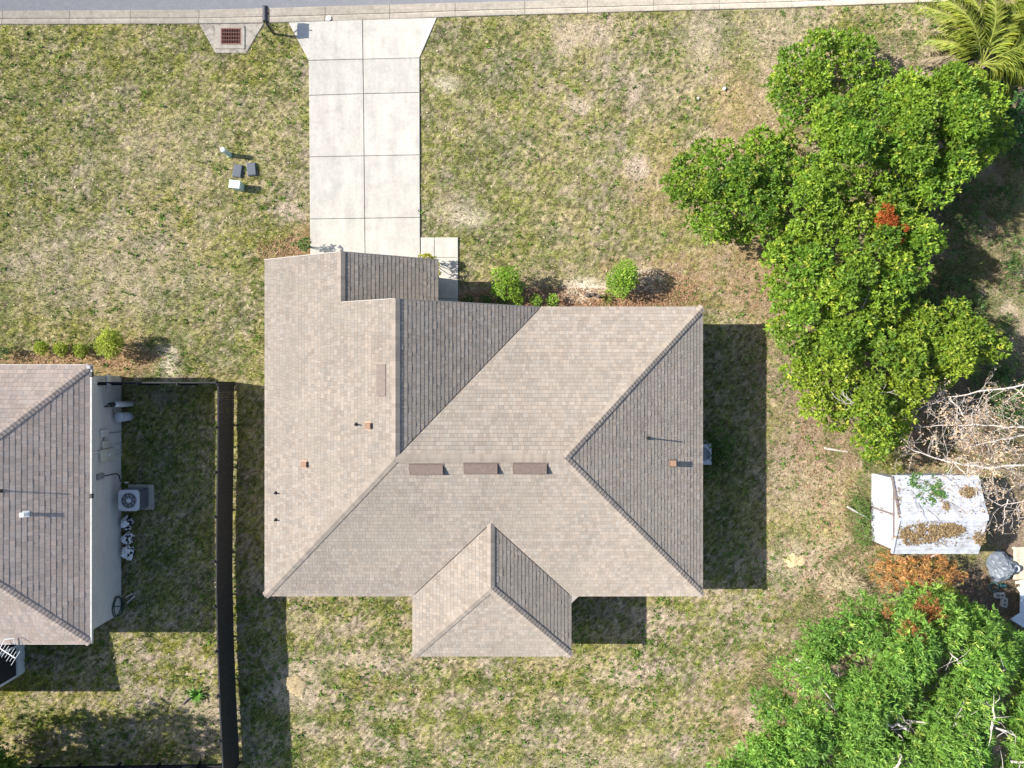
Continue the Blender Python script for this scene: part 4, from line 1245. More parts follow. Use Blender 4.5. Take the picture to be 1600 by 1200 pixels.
# rust-red dead spray on the fourth tree
def dead_spray():
    pts = [(1385, 328, 4.35, .22), (1392, 345, 4.3, .26), (1380, 352, 4.25, .22), (1412, 357, 4.2, .16), (1402, 377, 4.05, .15), (1376, 340, 4.3, .18)]
    cl = [(*P2(a, b, z), z, r) for a, b, z, r in pts]
    V, C = foliage(cl, 240, 6, .12, .022, [(.27, .06, .02), (.38, .12, .03)])
    o = mesh_np('dead_leaf_cluster', V, np.arange(len(V)).reshape(-1, 4), M['dry'], [t for t in bpy.data.objects if t.get('label', '').startswith('green tree with a patch')][0], C)
    o['label'] = 'rust-red dead leaf spray'
dead_spray()
# bare grey twigs
def twigs(parent, px, py, z, n, spread, seed, m='pale', name='bare_branch', r=.012, L=1.0, ang=None):
    rg = random.Random(seed); mb = MB()
    c = Vector(P(px, py, z))
    for i in range(n):
        a = rg.uniform(0, 2 * math.pi) if ang is None else ang + rg.uniform(-.6, .6)
        p = c + Vector((rg.uniform(-spread, spread), rg.uniform(-spread, spread), rg.uniform(-.3, .1)))
        d = Vector((math.cos(a), math.sin(a), rg.uniform(-.1, .5)))
        pts = [p]
        l = L * rg.uniform(.5, 1.1)
        for k in range(4):
            d = (d + Vector((rg.uniform(-.35, .35), rg.uniform(-.35, .35), rg.uniform(-.15, .2)))).normalized()
            pts.append(pts[-1] + d * l / 4)
        mb.tube(pts, [r, r * .85, r * .7, r * .5, r * .3], 4)
        for k in (1, 2, 3):
            e = (d + Vector((rg.uniform(-1, 1), rg.uniform(-1, 1), rg.uniform(-.3, .4)))).normalized()
            mb.tube([pts[k], pts[k] + e * l * .2, pts[k] + e * l * .35 + Vector((0, 0, .03))], [r * .5, r * .35, r * .2], 4)
    return mb.build(name, M[m], parent)
def by_label(s): return [t for t in bpy.data.objects if t.get('label', '').startswith(s)][0]
twigs(by_label('small green tree'), 1330, 122, 1.9, 16, .45, 3, r=.014, L=1.1, ang=1.3)
twigs(by_label('bright green tree'), 1330, 505, 3.6, 4, .5, 4, r=.022, L=1.2)
twigs(by_label('bright green tree'), 1390, 545, 3.6, 4, .3, 5, r=.02, L=1.0)
twigs(by_label('bright green tree'), 1345, 622, 3.5, 9, .4, 6, r=.022, L=1.1)
twigs(by_label('green tree with a patch'), 1250, 490, 3.4, 3, .3, 7, r=.02, L=.9)

# big feathery tree, lower right
FEATH = [(.09, .21, .035), (.23, .385, .065), (.36, .46, .09)]
rt, cl6 = tree('broadleaf_tree', 'wide feathery bright green tree with pale limbs filling the lower right corner', 'tree',
     [(1088, 1260), (1132, 1168), (1168, 1132), (1226, 1062), (1242, 1003), (1312, 966), (1380, 940), (1462, 938), (1540, 970), (1590, 1030), (1660, 1060), (1700, 1260)], (1440, 1130), 2.7, 1.9, cols=FEATH, seed=6, r0=.2, r=.66, spacing=.76, nros=42, per=9, L=.20, W=.022, bark='pale', edge=2.4)
def pale_limbs():
    rg = random.Random(77)
    def run(pts, r):
        q = [Vector(P(a, b, z)) for a, b, z in pts]
        q = [p + Vector((0, 0, .55)) if i else p for i, p in enumerate(q)]
        out = [q[0]]
        for a, b in zip(q[:-1], q[1:]):
            for k in (1, 2, 3): out.append(a.lerp(b, k / 3) + Vector((rg.uniform(-.07, .07), rg.uniform(-.07, .07), rg.uniform(-.1, .06))))
        out[-1] = out[-1] - Vector((0, 0, .35))
        rr = [r * (.85 - .65 * i / (len(out) - 1)) for i in range(len(out))]
        lm = MB().tube(out, rr, 7).build('limb', M['pale'], rt)
        tw = MB()
        for i in range(1, len(out) - 1):
            d = Vector((rg.uniform(-1, 1), rg.uniform(-1, 1), rg.uniform(-.2, .3))).normalized()
            e1 = out[i] + d * rg.uniform(.2, .4); e2 = e1 + (d + Vector((rg.uniform(-.6, .6), rg.uniform(-.6, .6), -.2))) * rg.uniform(.15, .35)
            tw.tube([out[i], e1, e2], [rr[i] * .5, rr[i] * .35, rr[i] * .15], 4)
        tag(tw.build('twigs', M['pale'], lm), kind='stuff')
    run([(1440, 1150, 2.2), (1462, 1128, 4.3), (1480, 1120, 4.9), (1500, 1140, 4.9), (1512, 1155, 4.6)], .09)
    run([(1468, 1122, 4.75), (1490, 1108, 4.9), (1500, 1104, 4.8)], .06)
    run([(1440, 1150, 2.2), (1400, 1125, 4.5), (1372, 1122, 4.8), (1358, 1114, 4.6)], .09)
    run([(1530, 1150, 3.5), (1533, 1128, 4.9), (1538, 1100, 5.0), (1530, 1085, 4.8)], .07)
    run([(1536, 1124, 4.95), (1556, 1132, 4.9), (1576, 1140, 4.6)], .055)
    run([(1450, 1148, 4.6), (1470, 1160, 4.8), (1486, 1166, 4.6)], .07)
    run([(1388, 1210, 4.4), (1394, 1180, 4.9), (1398, 1165, 4.8)], .06)
    run([(1500, 1196, 4.6), (1530, 1192, 4.9), (1560, 1196, 4.7)], .08)
    run([(1330, 1088, 4.3), (1336, 1102, 4.5), (1346, 1118, 4.4)], .035)
    run([(1395, 1060, 4.6), (1400, 1050, 4.8), (1418, 1054, 4.7)], .025)
    run([(1382, 1095, 4.5), (1392, 1100, 4.6), (1400, 1114, 4.6), (1428, 1124, 4.5)], .03)
    run([(1476, 1012, 4.3), (1484, 1022, 4.5), (1486, 1034, 4.4)], .04)
    run([(1548, 1046, 4.5), (1552, 1038, 4.7), (1560, 1036, 4.6)], .035)
    run([(1292, 1098, 4.1), (1304, 1108, 4.2)], .09)
    run([(1298, 1048, 4.0), (1306, 1056, 4.0)], .06)
    run([(1250, 1125, 3.2), (1258, 1142, 3.2)], .07)
    run([(1244, 1030, 3.3), (1262, 1038, 3.4)], .07)
    run([(1580, 1190, 4.5), (1600, 1180, 4.7), (1620, 1184, 4.6)], .05)
pale_limbs()

# shrubs of the right boundary
def shrub(name, label, cat, clumps_px, cols, nros=60, per=7, L=.09, W=.02, base=None, group=None, m='leaf', squash=.85, stem=True, up=.55):
    cl = [(*P2(a, b, z), z, r) for a, b, z, r in clumps_px]
    b = P(*(base or (clumps_px[0][0], clumps_px[0][1])))
    root = empty(name, b, label, cat, group)
    if stem:
        mb = MB()
        for c in cl: mb.tube([(b[0], b[1], -.08), ((b[0] + c[0]) / 2, (b[1] + c[1]) / 2, c[2] * .45), c[:3]], [.025, .018, .008], 5)
        mb.build('stem', M['bark'], root)
    V, C = foliage(cl, nros, per, L, W, cols, squash=squash, lo=-.8, up=up)
    mesh_np('foliage', V, np.arange(len(V)).reshape(-1, 4), M[m], root, C)
    return root
YG_ = [(.20, .27, .03), (.38, .44, .05), (.48, .50, .07)]
LG = [(.13, .25, .025), (.27, .41, .045), (.38, .46, .07)]
DG = [(.04, .10, .02), (.10, .18, .035)]
FG = 'shrubs in the bed before the house'
shrub('shrub', 'tall bright green shrub left of the mulch bed, beside the roof valley', 'shrub', [(788, 440, 1.2, .48), (800, 430, 1.4, .40), (778, 432, 1.2, .36), (795, 452, 1.0, .46), (806, 447, 1.0, .36), (780, 452, .8, .38), (792, 428, 1.5, .34)], LG, 210, 6, .075, .02, base=(800, 445), group=FG)
shrub('shrub', 'round bright green shrub at the sandy end of the mulch bed', 'shrub', [(968, 430, 1.1, .50), (980, 425, 1.3, .46), (962, 438, 1.0, .42), (975, 440, 1.2, .50), (986, 436, 1.0, .40), (970, 452, .75, .42), (980, 418, 1.2, .36), (960, 448, .7, .36)], LG, 240, 6, .07, .018, base=(975, 440), group=FG)
for (px, py, r, lb, cc) in ((783, 472, .27, 'low dark green shrub under the tall bright shrub', DG), (808, 470, .29, 'low green shrub just right of the tall bright shrub', LG), (838, 470, .30, 'clipped green shrub, left of the pair by the roof corner valley', LG), (863, 469, .27, 'clipped green shrub, right of the pair by the roof valley', LG), (731, 470, .24, 'shaded low shrub nearest the front walk', DG), (758, 470, .26, 'shaded low shrub between the walk and the tall bright shrub', DG)):
    shrub('shrub', lb, 'shrub', [(px, py, .38, r), (px + 2, py - 2, .55, r * .7)], cc, 260, 6, .06, .018, group=FG)
shrub('shrub', 'dark green shrub at the left foot of the driveway', 'shrub', [(474, 382, .75, .24), (477, 378, .95, .2), (478, 386, .6, .2)], DG + [(.12, .2, .04)], 260, 6, .07, .02, base=(479, 385))
shrub('shrub', 'small yellow-green shrub at the garage roof corner by the walk', 'shrub', [(660, 403, .9, .2), (667, 402, 1.0, .2), (673, 403, .9, .18), (677, 408, .8, .2), (680, 418, .8, .22), (681, 428, .7, .2)], [(.30, .31, .03), (.45, .42, .04)], 260, 6, .07, .02, base=(676, 410))
NGp = 'shrubs along the front of the left house'
shrub('shrub', 'feathery yellow-green bush at the right end of the shrub row by left house', 'shrub', [(168, 535, .9, .42), (176, 530, 1.1, .38), (162, 543, .8, .36), (172, 547, .8, .36), (180, 541, .9, .32), (168, 524, 1.2, .30)], [(.24, .30, .04), (.42, .46, .07)], 300, 6, .12, .012, base=(178, 540), group=NGp)
for (px, lb) in ((64, 'yellow-green clipped shrub, leftmost of three beside the left house roof'), (94, 'yellow-green clipped shrub, middle of three beside the left house roof'), (125.5, 'yellow-green clipped shrub, right of three beside the left house roof')):
    shrub('shrub', lb, 'shrub', [(px, 544 + (px - 64) * .06, .42, .29), (px + 3, 541 + (px - 64) * .06, .6, .2)], YG_, 650, 6, .06, .019, group=NGp)
shrub('shrub', 'dark shrub cut by the left picture edge above the left roof', 'shrub', [(-8, 548, .5, .34), (4, 552, .5, .3), (10, 548, .35, .18)], DG, 260, 6, .05, .016, group=NGp)
shrub('shrub', 'shaded shrub beside the right wall under the eave', 'shrub', [(1108, 690, .7, .4), (1122, 682, .8, .42), (1115, 712, .7, .42), (1130, 700, .9, .4), (1138, 692, 1.1, .3), (1128, 722, .7, .42), (1112, 732, .5, .34), (1136, 706, 1.15, .24)], DG + [(.16, .24, .05)], 120, 6, .09, .022, base=(1116, 705))
# spiky plant
def spiky(px, py, n, L, label, col, seed, name='spiky_plant', w=.022):
    rg = random.Random(seed); b = Vector(P(px, py)); root = empty(name, b, label, 'plant')
    for i in range(n):
        a = 2 * math.pi * i / n + rg.uniform(-.2, .2); l = L * rg.uniform(.7, 1.15)
        d = Vector((math.cos(a), math.sin(a), 0)); s = Vector((-d.y, d.x, 0)) * w
        p = [b + d * .03 + Vector((0, 0, -.03)), b + d * l * .5 + Vector((0, 0, l * .5)), b + d * l + Vector((0, 0, l * .4))]
        v = rg.uniform(.75, 1.25)
        MB().add([p[0] - s, p[0] + s, p[1] + s, p[1] - s, p[2]], [(0, 1, 2, 3), (3, 2, 4)], tuple(c * v for c in col)).build('blade', M['leaf'], root)
spiky(948, 467, 15, .42, 'spiky strap-leaved plant in the mulch bed', (.12, .15, .03), 3)
spiky(309, 1083, 18, .48, 'bright green grass tuft by the dark fence', (.12, .27, .04), 4, 'grass_clump', .03)
spiky(1197, 1112, 16, .6, 'isolated green weed clump left of the feathery tree', (.09, .22, .04), 5, 'weed_clump', .03)
for (px, py, s, lb) in ((918, 461, .16, 'dark stone, left of three at the sandy patch'), (926, 460, .13, 'dark stone, middle of three at the sandy patch'), (935, 463, .12, 'dark stone, right of three at the sandy patch')):
    c = Vector(P(px, py, .03)); rg = np.random.default_rng(px); mb = MB()
    n = 8; V = []
    for j, (f, z) in enumerate(((.8, -.04), (1, .02), (.8, .08), (.35, .11))):
        for i in range(n):
            t = 2 * math.pi * i / n; V.append(c + Vector((s * f * math.cos(t) * rg.uniform(.8, 1.15), s * .7 * f * math.sin(t) * rg.uniform(.8, 1.15), z)))
    F = [(j * n + i, j * n + (i + 1) % n, j * n + n + (i + 1) % n, j * n + n + i) for j in range(3) for i in range(n)] + [tuple(range(3 * n, 4 * n))]
    tag(mb.add(V, F).build('stone', M['stone'], None, loc=c), lb, 'stone', 'stones in the bed')
for (px, py, s, lb) in ((1132, 138.5, .075, 'round white object on the lawn, larger and right of two'), (1091, 154, .05, 'small white object on the lawn, left of two')):
    c = Vector(P(px, py, .02)); tag(MB().lathe(c, [(s * .9, -.06), (s, .02), (s * .7, .06), (s * .2, .08)], 10).build('white_stone', M['paper'], None, loc=c), lb, 'stone', 'white objects on the right lawn')
c = Vector(P(513, 28.5, .10)); tag(MB().add([c + Vector(v) for v in ((-.12, -.08, 0), (.05, -.10, .01), (.14, -.02, 0), (.06, .11, .03), (-.06, .09, .01), (-.12, -.08, -.004), (.05, -.10, .006), (.14, -.02, -.004), (.06, .11, .026), (-.06, .09, .006))], [(0, 1, 2, 3, 4), (9, 8, 7, 6, 5)] + [(i, 5 + i, 5 + (i + 1) % 5, (i + 1) % 5) for i in range(5)]).build('paper_scrap', M['paper'], None, loc=c), 'white paper scrap on the kerb above the driveway', 'paper')
# sand patches: low mounds
def mound(px, py, rx, ry, h, label, m, name, seed, cat, kind=None):
    c = Vector(P(px, py)); rg = np.random.default_rng(seed); n = 44; V = []; F = []
    ph = rg.uniform(0, 6, 4); jag = rg.uniform(-.13, .13, n)
    for j, (f, z) in enumerate(((1.0, -.03), (.85, .04), (.6, h * .8), (.3, h), (0.02, h))):
        for i in range(n):
            t = 2 * math.pi * i / n
            k = 1 + jag[i] + .14 * math.sin(2 * t + ph[0]) + .12 * math.sin(3 * t + ph[1]) + .08 * math.sin(5 * t + ph[2])
            V.append(c + Vector((rx * k * f * math.cos(t), ry * k * f * math.sin(t), z + (rg.uniform(-.016, .016) if j else 0))))
    for j in range(4):
        for i in range(n): F.append((j * n + i, j * n + (i + 1) % n, j * n + n + (i + 1) % n, j * n + n + i))
    F.append(tuple(range(4 * n, 5 * n)))
    return tag(MB().add(V, F).build(name, M[m], None, loc=c, smooth=True), label, cat, kind=kind)
mound(462, 1071, .55, .48, .085, 'bare yellow sand mound beside the fence shadow in back garden', 'sand', 'sand_mound', 1, 'sand mound')
mound(1243, 876, .45, .33, .085, 'bare yellow sand mound left of the white shed', 'sand', 'sand_mound', 2, 'sand mound')

# condenser under the right eave
def build_right_unit():
    c = Vector((8.0, P2(0, 706.5)[1], 0))
    c.x = P2(1103, 700, .85)[0] - .16
    root = empty('air_conditioner', c, 'blue-grey air conditioner half hidden under the right eave', 'air conditioner')
    MB().box(c + Vector((0, 0, .03)), (1.0, 1.1, .12), bev=.02).build('pad', M['kerb'], root)
    MB().box(c + Vector((0, 0, .46)), (.74, .86, .76), bev=.07).build('coil_case', M['grey'], root)
    MB().box(c + Vector((0, 0, .87)), (.80, .92, .08), bev=.035).build('top_plate', M['ac'], root)
    MB().lathe(c + Vector((0, 0, .912)), [(.31, 0), (.31, .008)], 24).build('fan_grille', M['grey'], root)
build_right_unit()

def build_undergrowth():
    """low tangled scrub in the shade beyond the tree line"""
    rg = np.random.default_rng(44); V, C = [], []
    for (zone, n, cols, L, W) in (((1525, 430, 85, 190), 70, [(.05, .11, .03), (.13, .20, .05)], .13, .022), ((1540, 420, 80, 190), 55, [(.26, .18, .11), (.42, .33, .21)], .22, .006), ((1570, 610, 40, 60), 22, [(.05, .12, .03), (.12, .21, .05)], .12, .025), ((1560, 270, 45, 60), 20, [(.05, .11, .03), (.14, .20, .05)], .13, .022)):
        cl = []
        while len(cl) < n:
            a = rg.uniform(0, 6.283); r = math.sqrt(rg.random())
            x, y = P2(zone[0] + zone[2] * r * math.cos(a), zone[1] + zone[3] * r * math.sin(a))
            if fbm(np.array([x]), np.array([y]), 1.6, 98)[0] > .45: cl.append((x, y, rg.uniform(.08, .3), rg.uniform(.18, .42)))
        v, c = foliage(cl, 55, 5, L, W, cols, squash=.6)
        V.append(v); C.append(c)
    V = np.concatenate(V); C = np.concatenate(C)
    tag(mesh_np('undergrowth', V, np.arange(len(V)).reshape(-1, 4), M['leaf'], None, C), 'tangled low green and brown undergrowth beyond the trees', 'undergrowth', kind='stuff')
build_undergrowth()

# ------------------------------------------------------------------ palm
def palm(label, base, zc, fronds, seed, trunk_r=.2):
    rg = random.Random(seed); rn = np.random.default_rng(seed)
    b = Vector(P(*base)); c = Vector(P(base[0] + 4, base[1] - 3, zc))
    root = empty('palm_tree', b, label, 'palm', 'palms in the upper right corner')
    mb = MB(); k = 9
    for i in range(k):
        p = b.lerp(c, i / k); q = b.lerp(c, (i + 1) / k)
        mb.tube([p + Vector((0, 0, -.05)), p.lerp(q, .7), q], [trunk_r * 1.0, trunk_r * 1.12, trunk_r * .95], 9)
    mb.build('trunk', M['bark'], root)
    for (tx, ty, tz, dry) in fronds:
        e = Vector(P(tx, ty, tz)); L = (e - c).length
        n = 22; pts = []
        for i in range(n + 1):
            t = i / n
            p = c.lerp(e, t) + Vector((0, 0, .55 * L * .5 * math.sin(math.pi * min(1, t * 1.0)) * .8))
            pts.append(p)
        col = (.33, .27, .17) if dry else (.28, .31, .06)
        fr = MB().tube(pts, [.03 * (1 - .8 * i / n) + .004 for i in range(n + 1)], 5, col).build('frond', M['leaf'], root)
        P_ = np.array([tuple(p) for p in pts]); T = norm(np.gradient(P_, axis=0))
        m = 240
        ti = rn.uniform(.14, 1, m); idx = np.clip((ti * n).astype(int), 0, n - 1); fr_ = (ti * n - idx)[:, None]
        bp = P_[idx] * (1 - fr_) + P_[idx + 1] * fr_
        tg = T[idx]
        side = norm(np.cross(tg, np.array([0, 0, 1.0]))) * np.where(rn.random(m) < .5, 1, -1)[:, None]
        d = norm(side * .85 + tg * .62 + np.array([0, 0, .1]) + .16 * rn.normal(size=(m, 3)))
        l = (.78 * (1 - .55 * ti ** 2) * rn.uniform(.75, 1.1, m))[:, None]; w = .015
        nn = norm(np.cross(d, np.array([0, 0, 1.0]))) * w
        mid = bp + d * l * .55; tip = bp + d * l - np.array([0, 0, 1.0]) * l * .30
        V = np.stack([bp - nn * .4, bp + nn * .4, mid + nn, tip, mid - nn], 1).reshape(-1, 3)
        F = np.arange(m * 5).reshape(-1, 5)
        r = rn.random(m)[:, None]
        C = (np.array([.33, .27, .19]) if dry else np.array([.16, .24, .04]) * (1 - r) + np.array([.42, .44, .08]) * r) * rn.uniform(.8, 1.2, m)[:, None]
        mesh_np('leaflets', V, F, M['leaf'], fr, np.repeat(C, 5, 0))
    return root
palm('spreading feather palm with arching yellow-green fronds in the upper right corner', (1530, 103), 1.9,
     [(1436, 8, 1.6, 0), (1462, -8, 2.2, 0), (1500, -20, 2.0, 0), (1546, -16, 2.4, 0), (1452, 62, .9, 0), (1447, 92, .5, 1), (1478, 40, 1.6, 0), (1585, 20, 2.2, 0), (1640, 60, 1.8, 0), (1650, 100, 1.5, 0), (1630, 150, 1.2, 0), (1580, 165, .9, 0), (1505, 140, 1.0, 0), (1475, 128, .8, 0), (1610, 125, 1.8, 0)], 11)
palm('second palm cut by the right picture edge with brighter green fronds', (1612, 48), 2.2,
     [(1560, 20, 2.2, 0), (1585, -15, 2.3, 0), (1555, 62, 1.8, 0), (1565, 95, 1.6, 0), (1600, 120, 1.6, 0), (1650, 90, 2, 0), (1660, 30, 2.2, 0), (1630, -15, 2.4, 0)], 12, .15)
shrub('shrub', 'dark glossy shrub beneath the palms at the right edge', 'shrub', [(1575, 160, 1.2, .6), (1592, 175, 1.3, .6), (1580, 195, 1.1, .6), (1600, 200, 1.0, .6), (1590, 220, .8, .5), (1560, 175, .9, .5)], [(.03, .10, .025), (.09, .19, .05)], 50, 7, .14, .035, base=(1585, 185))

# ------------------------------------------------------------------ dead bare tree over the shed
def bare_tree():
    rg = random.Random(21)
    b = Vector(P(1640, 668))
    root = empty('bare_tree', b, 'leafless bleached tree with dry tan leaves sprawling above the shed', 'tree')
    mb = MB(); tips = []
    def run(pts, r, kids=True, n=6):
        q = [Vector(P(*p)) for p in pts]
        # resample with small kinks
        out = [q[0]]
        for a, c in zip(q[:-1], q[1:]):
            for k in range(1, 5):
                out.append(a.lerp(c, k / 4) + (Vector((rg.uniform(-.05, .05), rg.uniform(-.05, .05), rg.uniform(-.04, .04))) if k < 4 else Vector()))
        rr = [r * (1 - .72 * i / (len(out) - 1)) for i in range(len(out))]
        mb.tube(out, rr, n)
        if kids:
            for i in range(2, len(out) - 1):
                for _ in range(1):
                    grow(out[i], (out[i + 1] - out[i]).normalized(), rr[i] * .55, rg.uniform(.6, 1.5), 0)
    def grow(p, d, r, L, lev):
        a = Vector((rg.uniform(-1, 1), rg.uniform(-1, 1), rg.uniform(-.35, .5)))
        d = (d * .8 + a).normalized()
        pts = [p]
        for k in range(4):
            d = (d + Vector((rg.uniform(-.35, .35), rg.uniform(-.35, .35), rg.uniform(-.2, .2)))).normalized()
            pts.append(pts[-1] + d * L / 4)
            if pts[-1].z < .15: pts[-1].z = .15
        r = max(r * .62, .0048)
        mb.tube(pts, [r, r * .8, r * .65, r * .5, r * .3], 4)
        tips.extend(pts[2:])
        if lev < 2:
            for k in range(1, 5):
                if rg.random() < .88: grow(pts[k], d, r * .6, L * .55, lev + 1)
    mb.tube([b + Vector((0, 0, -.1)), b + Vector((-.1, 0, 1.2)), b + Vector((-.3, .1, 2.2))], [.16, .13, .11], 8)
    run([(1640, 662, 2.2), (1600, 601, 2.6), (1540, 610, 2.8), (1482, 620, 2.8), (1410, 651, 2.4)], .045)
    run([(1482, 620, 2.8), (1500, 640, 2.6), (1512, 655, 2.3)], .035)
    run([(1640, 668, 2.2), (1600, 668, 2.5), (1540, 665, 2.6), (1480, 664, 2.5), (1420, 667, 2.2)], .036)
    run([(1640, 672, 2.2), (1600, 680, 2.3), (1555, 690, 2.4), (1500, 700, 2.3)], .032)
    run([(1640, 680, 2.2), (1602, 727, 2.8), (1540, 731, 2.9), (1490, 722, 2.9), (1450, 712, 2.8), (1405, 694, 2.4)], .045)
    run([(1490, 722, 2.9), (1510, 745, 2.9), (1535, 775, 2.9)], .022)
    run([(1640, 690, 2.2), (1600, 783, 2.2), (1565, 790, 2.3), (1540, 775, 2.3)], .025)
    run([(1575, 780, 2.2), (1570, 800, 2.1), (1566, 835, 2.0)], .018, False, 4)
    mb.build('branches', M['twig'], root)
    # dry leaves still hanging
    pts = np.array([tuple(t) for t in tips]); sel = RNG.integers(0, len(pts), 2500)
    keep = ~((pts[sel, 0] > P2(1385, 0, 2.4)[0]) & (pts[sel, 0] < P2(1525, 0, 2.4)[0]) & (pts[sel, 1] < P2(0, 735, 2.4)[1]) & (RNG.random(len(sel)) < .8))
    c = pts[sel][keep] + RNG.normal(0, .05, (keep.sum(), 3)); m = len(c)
    V = leaf_quads(c, norm(RNG.normal(size=(m, 3)) + np.array([0, 0, -.2])), RNG.uniform(.07, .16, m), RNG.uniform(.012, .028, m), .35)
    r = RNG.random(m)[:, None]
    C = np.repeat(np.array([.46, .31, .18]) * (1 - r) + np.array([.58, .44, .31]) * r, 4, 0)
    mesh_np('dry_leaves', V, np.arange(len(V)).reshape(-1, 4), M['dry'], root, C)
bare_tree()
shrub('shrub', 'olive wispy bush at the upper left corner of the shed', 'shrub', [(1385, 720, .6, .35), (1396, 728, .6, .35), (1375, 712, .5, .3), (1402, 738, .5, .25)], [(.14, .18, .04), (.30, .27, .06)], 130, 6, .16, .010, base=(1392, 725))
shrub('shrub', 'low green weeds bush at the left wall of the shed', 'shrub', [(1345, 790, .3, .3), (1350, 805, .3, .3), (1348, 825, .3, .3), (1352, 842, .3, .3), (1340, 780, .25, .22)], [(.08, .16, .035), (.17, .27, .06)], 120, 6, .15, .012, base=(1348, 812))

# ------------------------------------------------------------------ shed
def build_shed():
    EV, RD = 1.98, 2.55
    xl = (1361.5 - 800) * SC; yt = (600 - 739) * SC; yb = (600 - 844) * SC
    xr = P2(1525, 0, EV)[0]; ym = (yt + yb) / 2
    root = empty('garden_shed', ((xl + xr) / 2, ym, 0), 'white metal garden shed with littered low gable roof', 'shed')
    w = MB()
    V = [(xl, yt, 0), (xl, yb, 0), (xr, yb, 0), (xr, yt, 0), (xl, yt, EV), (xl, yb, EV), (xr, yb, EV), (xr, yt, EV), (xl, ym, RD), (xr, ym, RD)]
    w.add(V, [(0, 4, 8, 5, 1), (3, 2, 6, 9, 7), (1, 5, 6, 2), (0, 3, 7, 4), (4, 7, 9, 8), (8, 9, 6, 5), (0, 1, 2, 3)])
    w.build('wall', M['shedm'], root)
    # ribs on the gable front and two sliding doors
    for s in (-1, 1):
        d = MB(); cy = ym + s * .62
        d.box((xl - .02, cy, .95), (.03, 1.16, 1.78), bev=.008)
        for i in range(5): d.box((xl - .04, cy - .48 + i * .24, .95), (.02, .03, 1.7))
        do = d.build('sliding_door', M['shedm'], root)
        MB().box((xl - .06, ym + s * .10, 1.0), (.03, .04, .22), bev=.008).build('handle', M['shedtrim'], do)
    tr = MB(); tr.box((xl - .035, ym, 1.0), (.03, .085, 1.95)); tr.box((xl - .03, ym, 1.93), (.05, yt - yb - .1, .06))
    tr.build('door_seam', M['shedtrim'], root)
    # ribbed roof sheets, each a panel of its own
    rr = empty('roof_frame', (0, 0, 0)) if False else None
    L = xr - xl + .24; slope = math.hypot((yt - yb) / 2 + .08, RD - EV)
    ridge = MB(); ridge.box((xl - .12 + L / 2, ym, RD + .045), (L + .02, .26, .03), bev=.01)
    roof = ridge.build('roof', M['shedm'], root)
    n = 9
    for s in (-1, 1):
        ang = math.atan2(RD - EV, (yt - yb) / 2)
        v = Vector((0, s * math.cos(ang), -math.sin(ang))); N = Vector((0, s * math.sin(ang), math.cos(ang))); u = Vector((1, 0, 0))
        if s < 0: u = -u
        for i in range(n):
            w_ = slope * 1.02 / n
            o = Vector((xl - .12 + L / 2, ym, RD)) + v * (w_ * (i + .5) + .02) + N * (.024 + .010 * (n - 1 - i) / n)
            tl = Matrix.Rotation(-.035 * s, 3, 'X')
            p = MB().box(o, (1, 1, 1), m=Matrix((u * (L + .01 * (i % 2)), tl @ v * (w_ + .03), tl @ N * .012)).transposed())
            p.box(o + v * (w_ / 2 - .01) + N * .012, (1, 1, 1), m=Matrix((u * (L - .02), v * .035, N * .022)).transposed())
            p.build('roof_panel', M['shedm'], roof)
            MB().box(o + v * (w_ / 2 + .012) + N * .008, (1, 1, 1), m=Matrix((u * (L - .04), v * .014, N * .024)).transposed()).build('lap_dark_strip', M['grey'], roof)  # grey strip draws in the dark lap line that rib shading lacks
        # horizontal laps
        # barge and eave trims
        MB().box(Vector((xl - .13, ym, RD)) + v * slope / 2 + N * .03, (1, 1, 1), m=Matrix((u * .06, v * slope * 1.03, N * .10)).transposed()).build('barge_trim', M['shedtrim'] if s > 0 else M['shedm'], roof)
    return (xl, xr, ym, EV, RD, yt, yb)
SHED = build_shed()

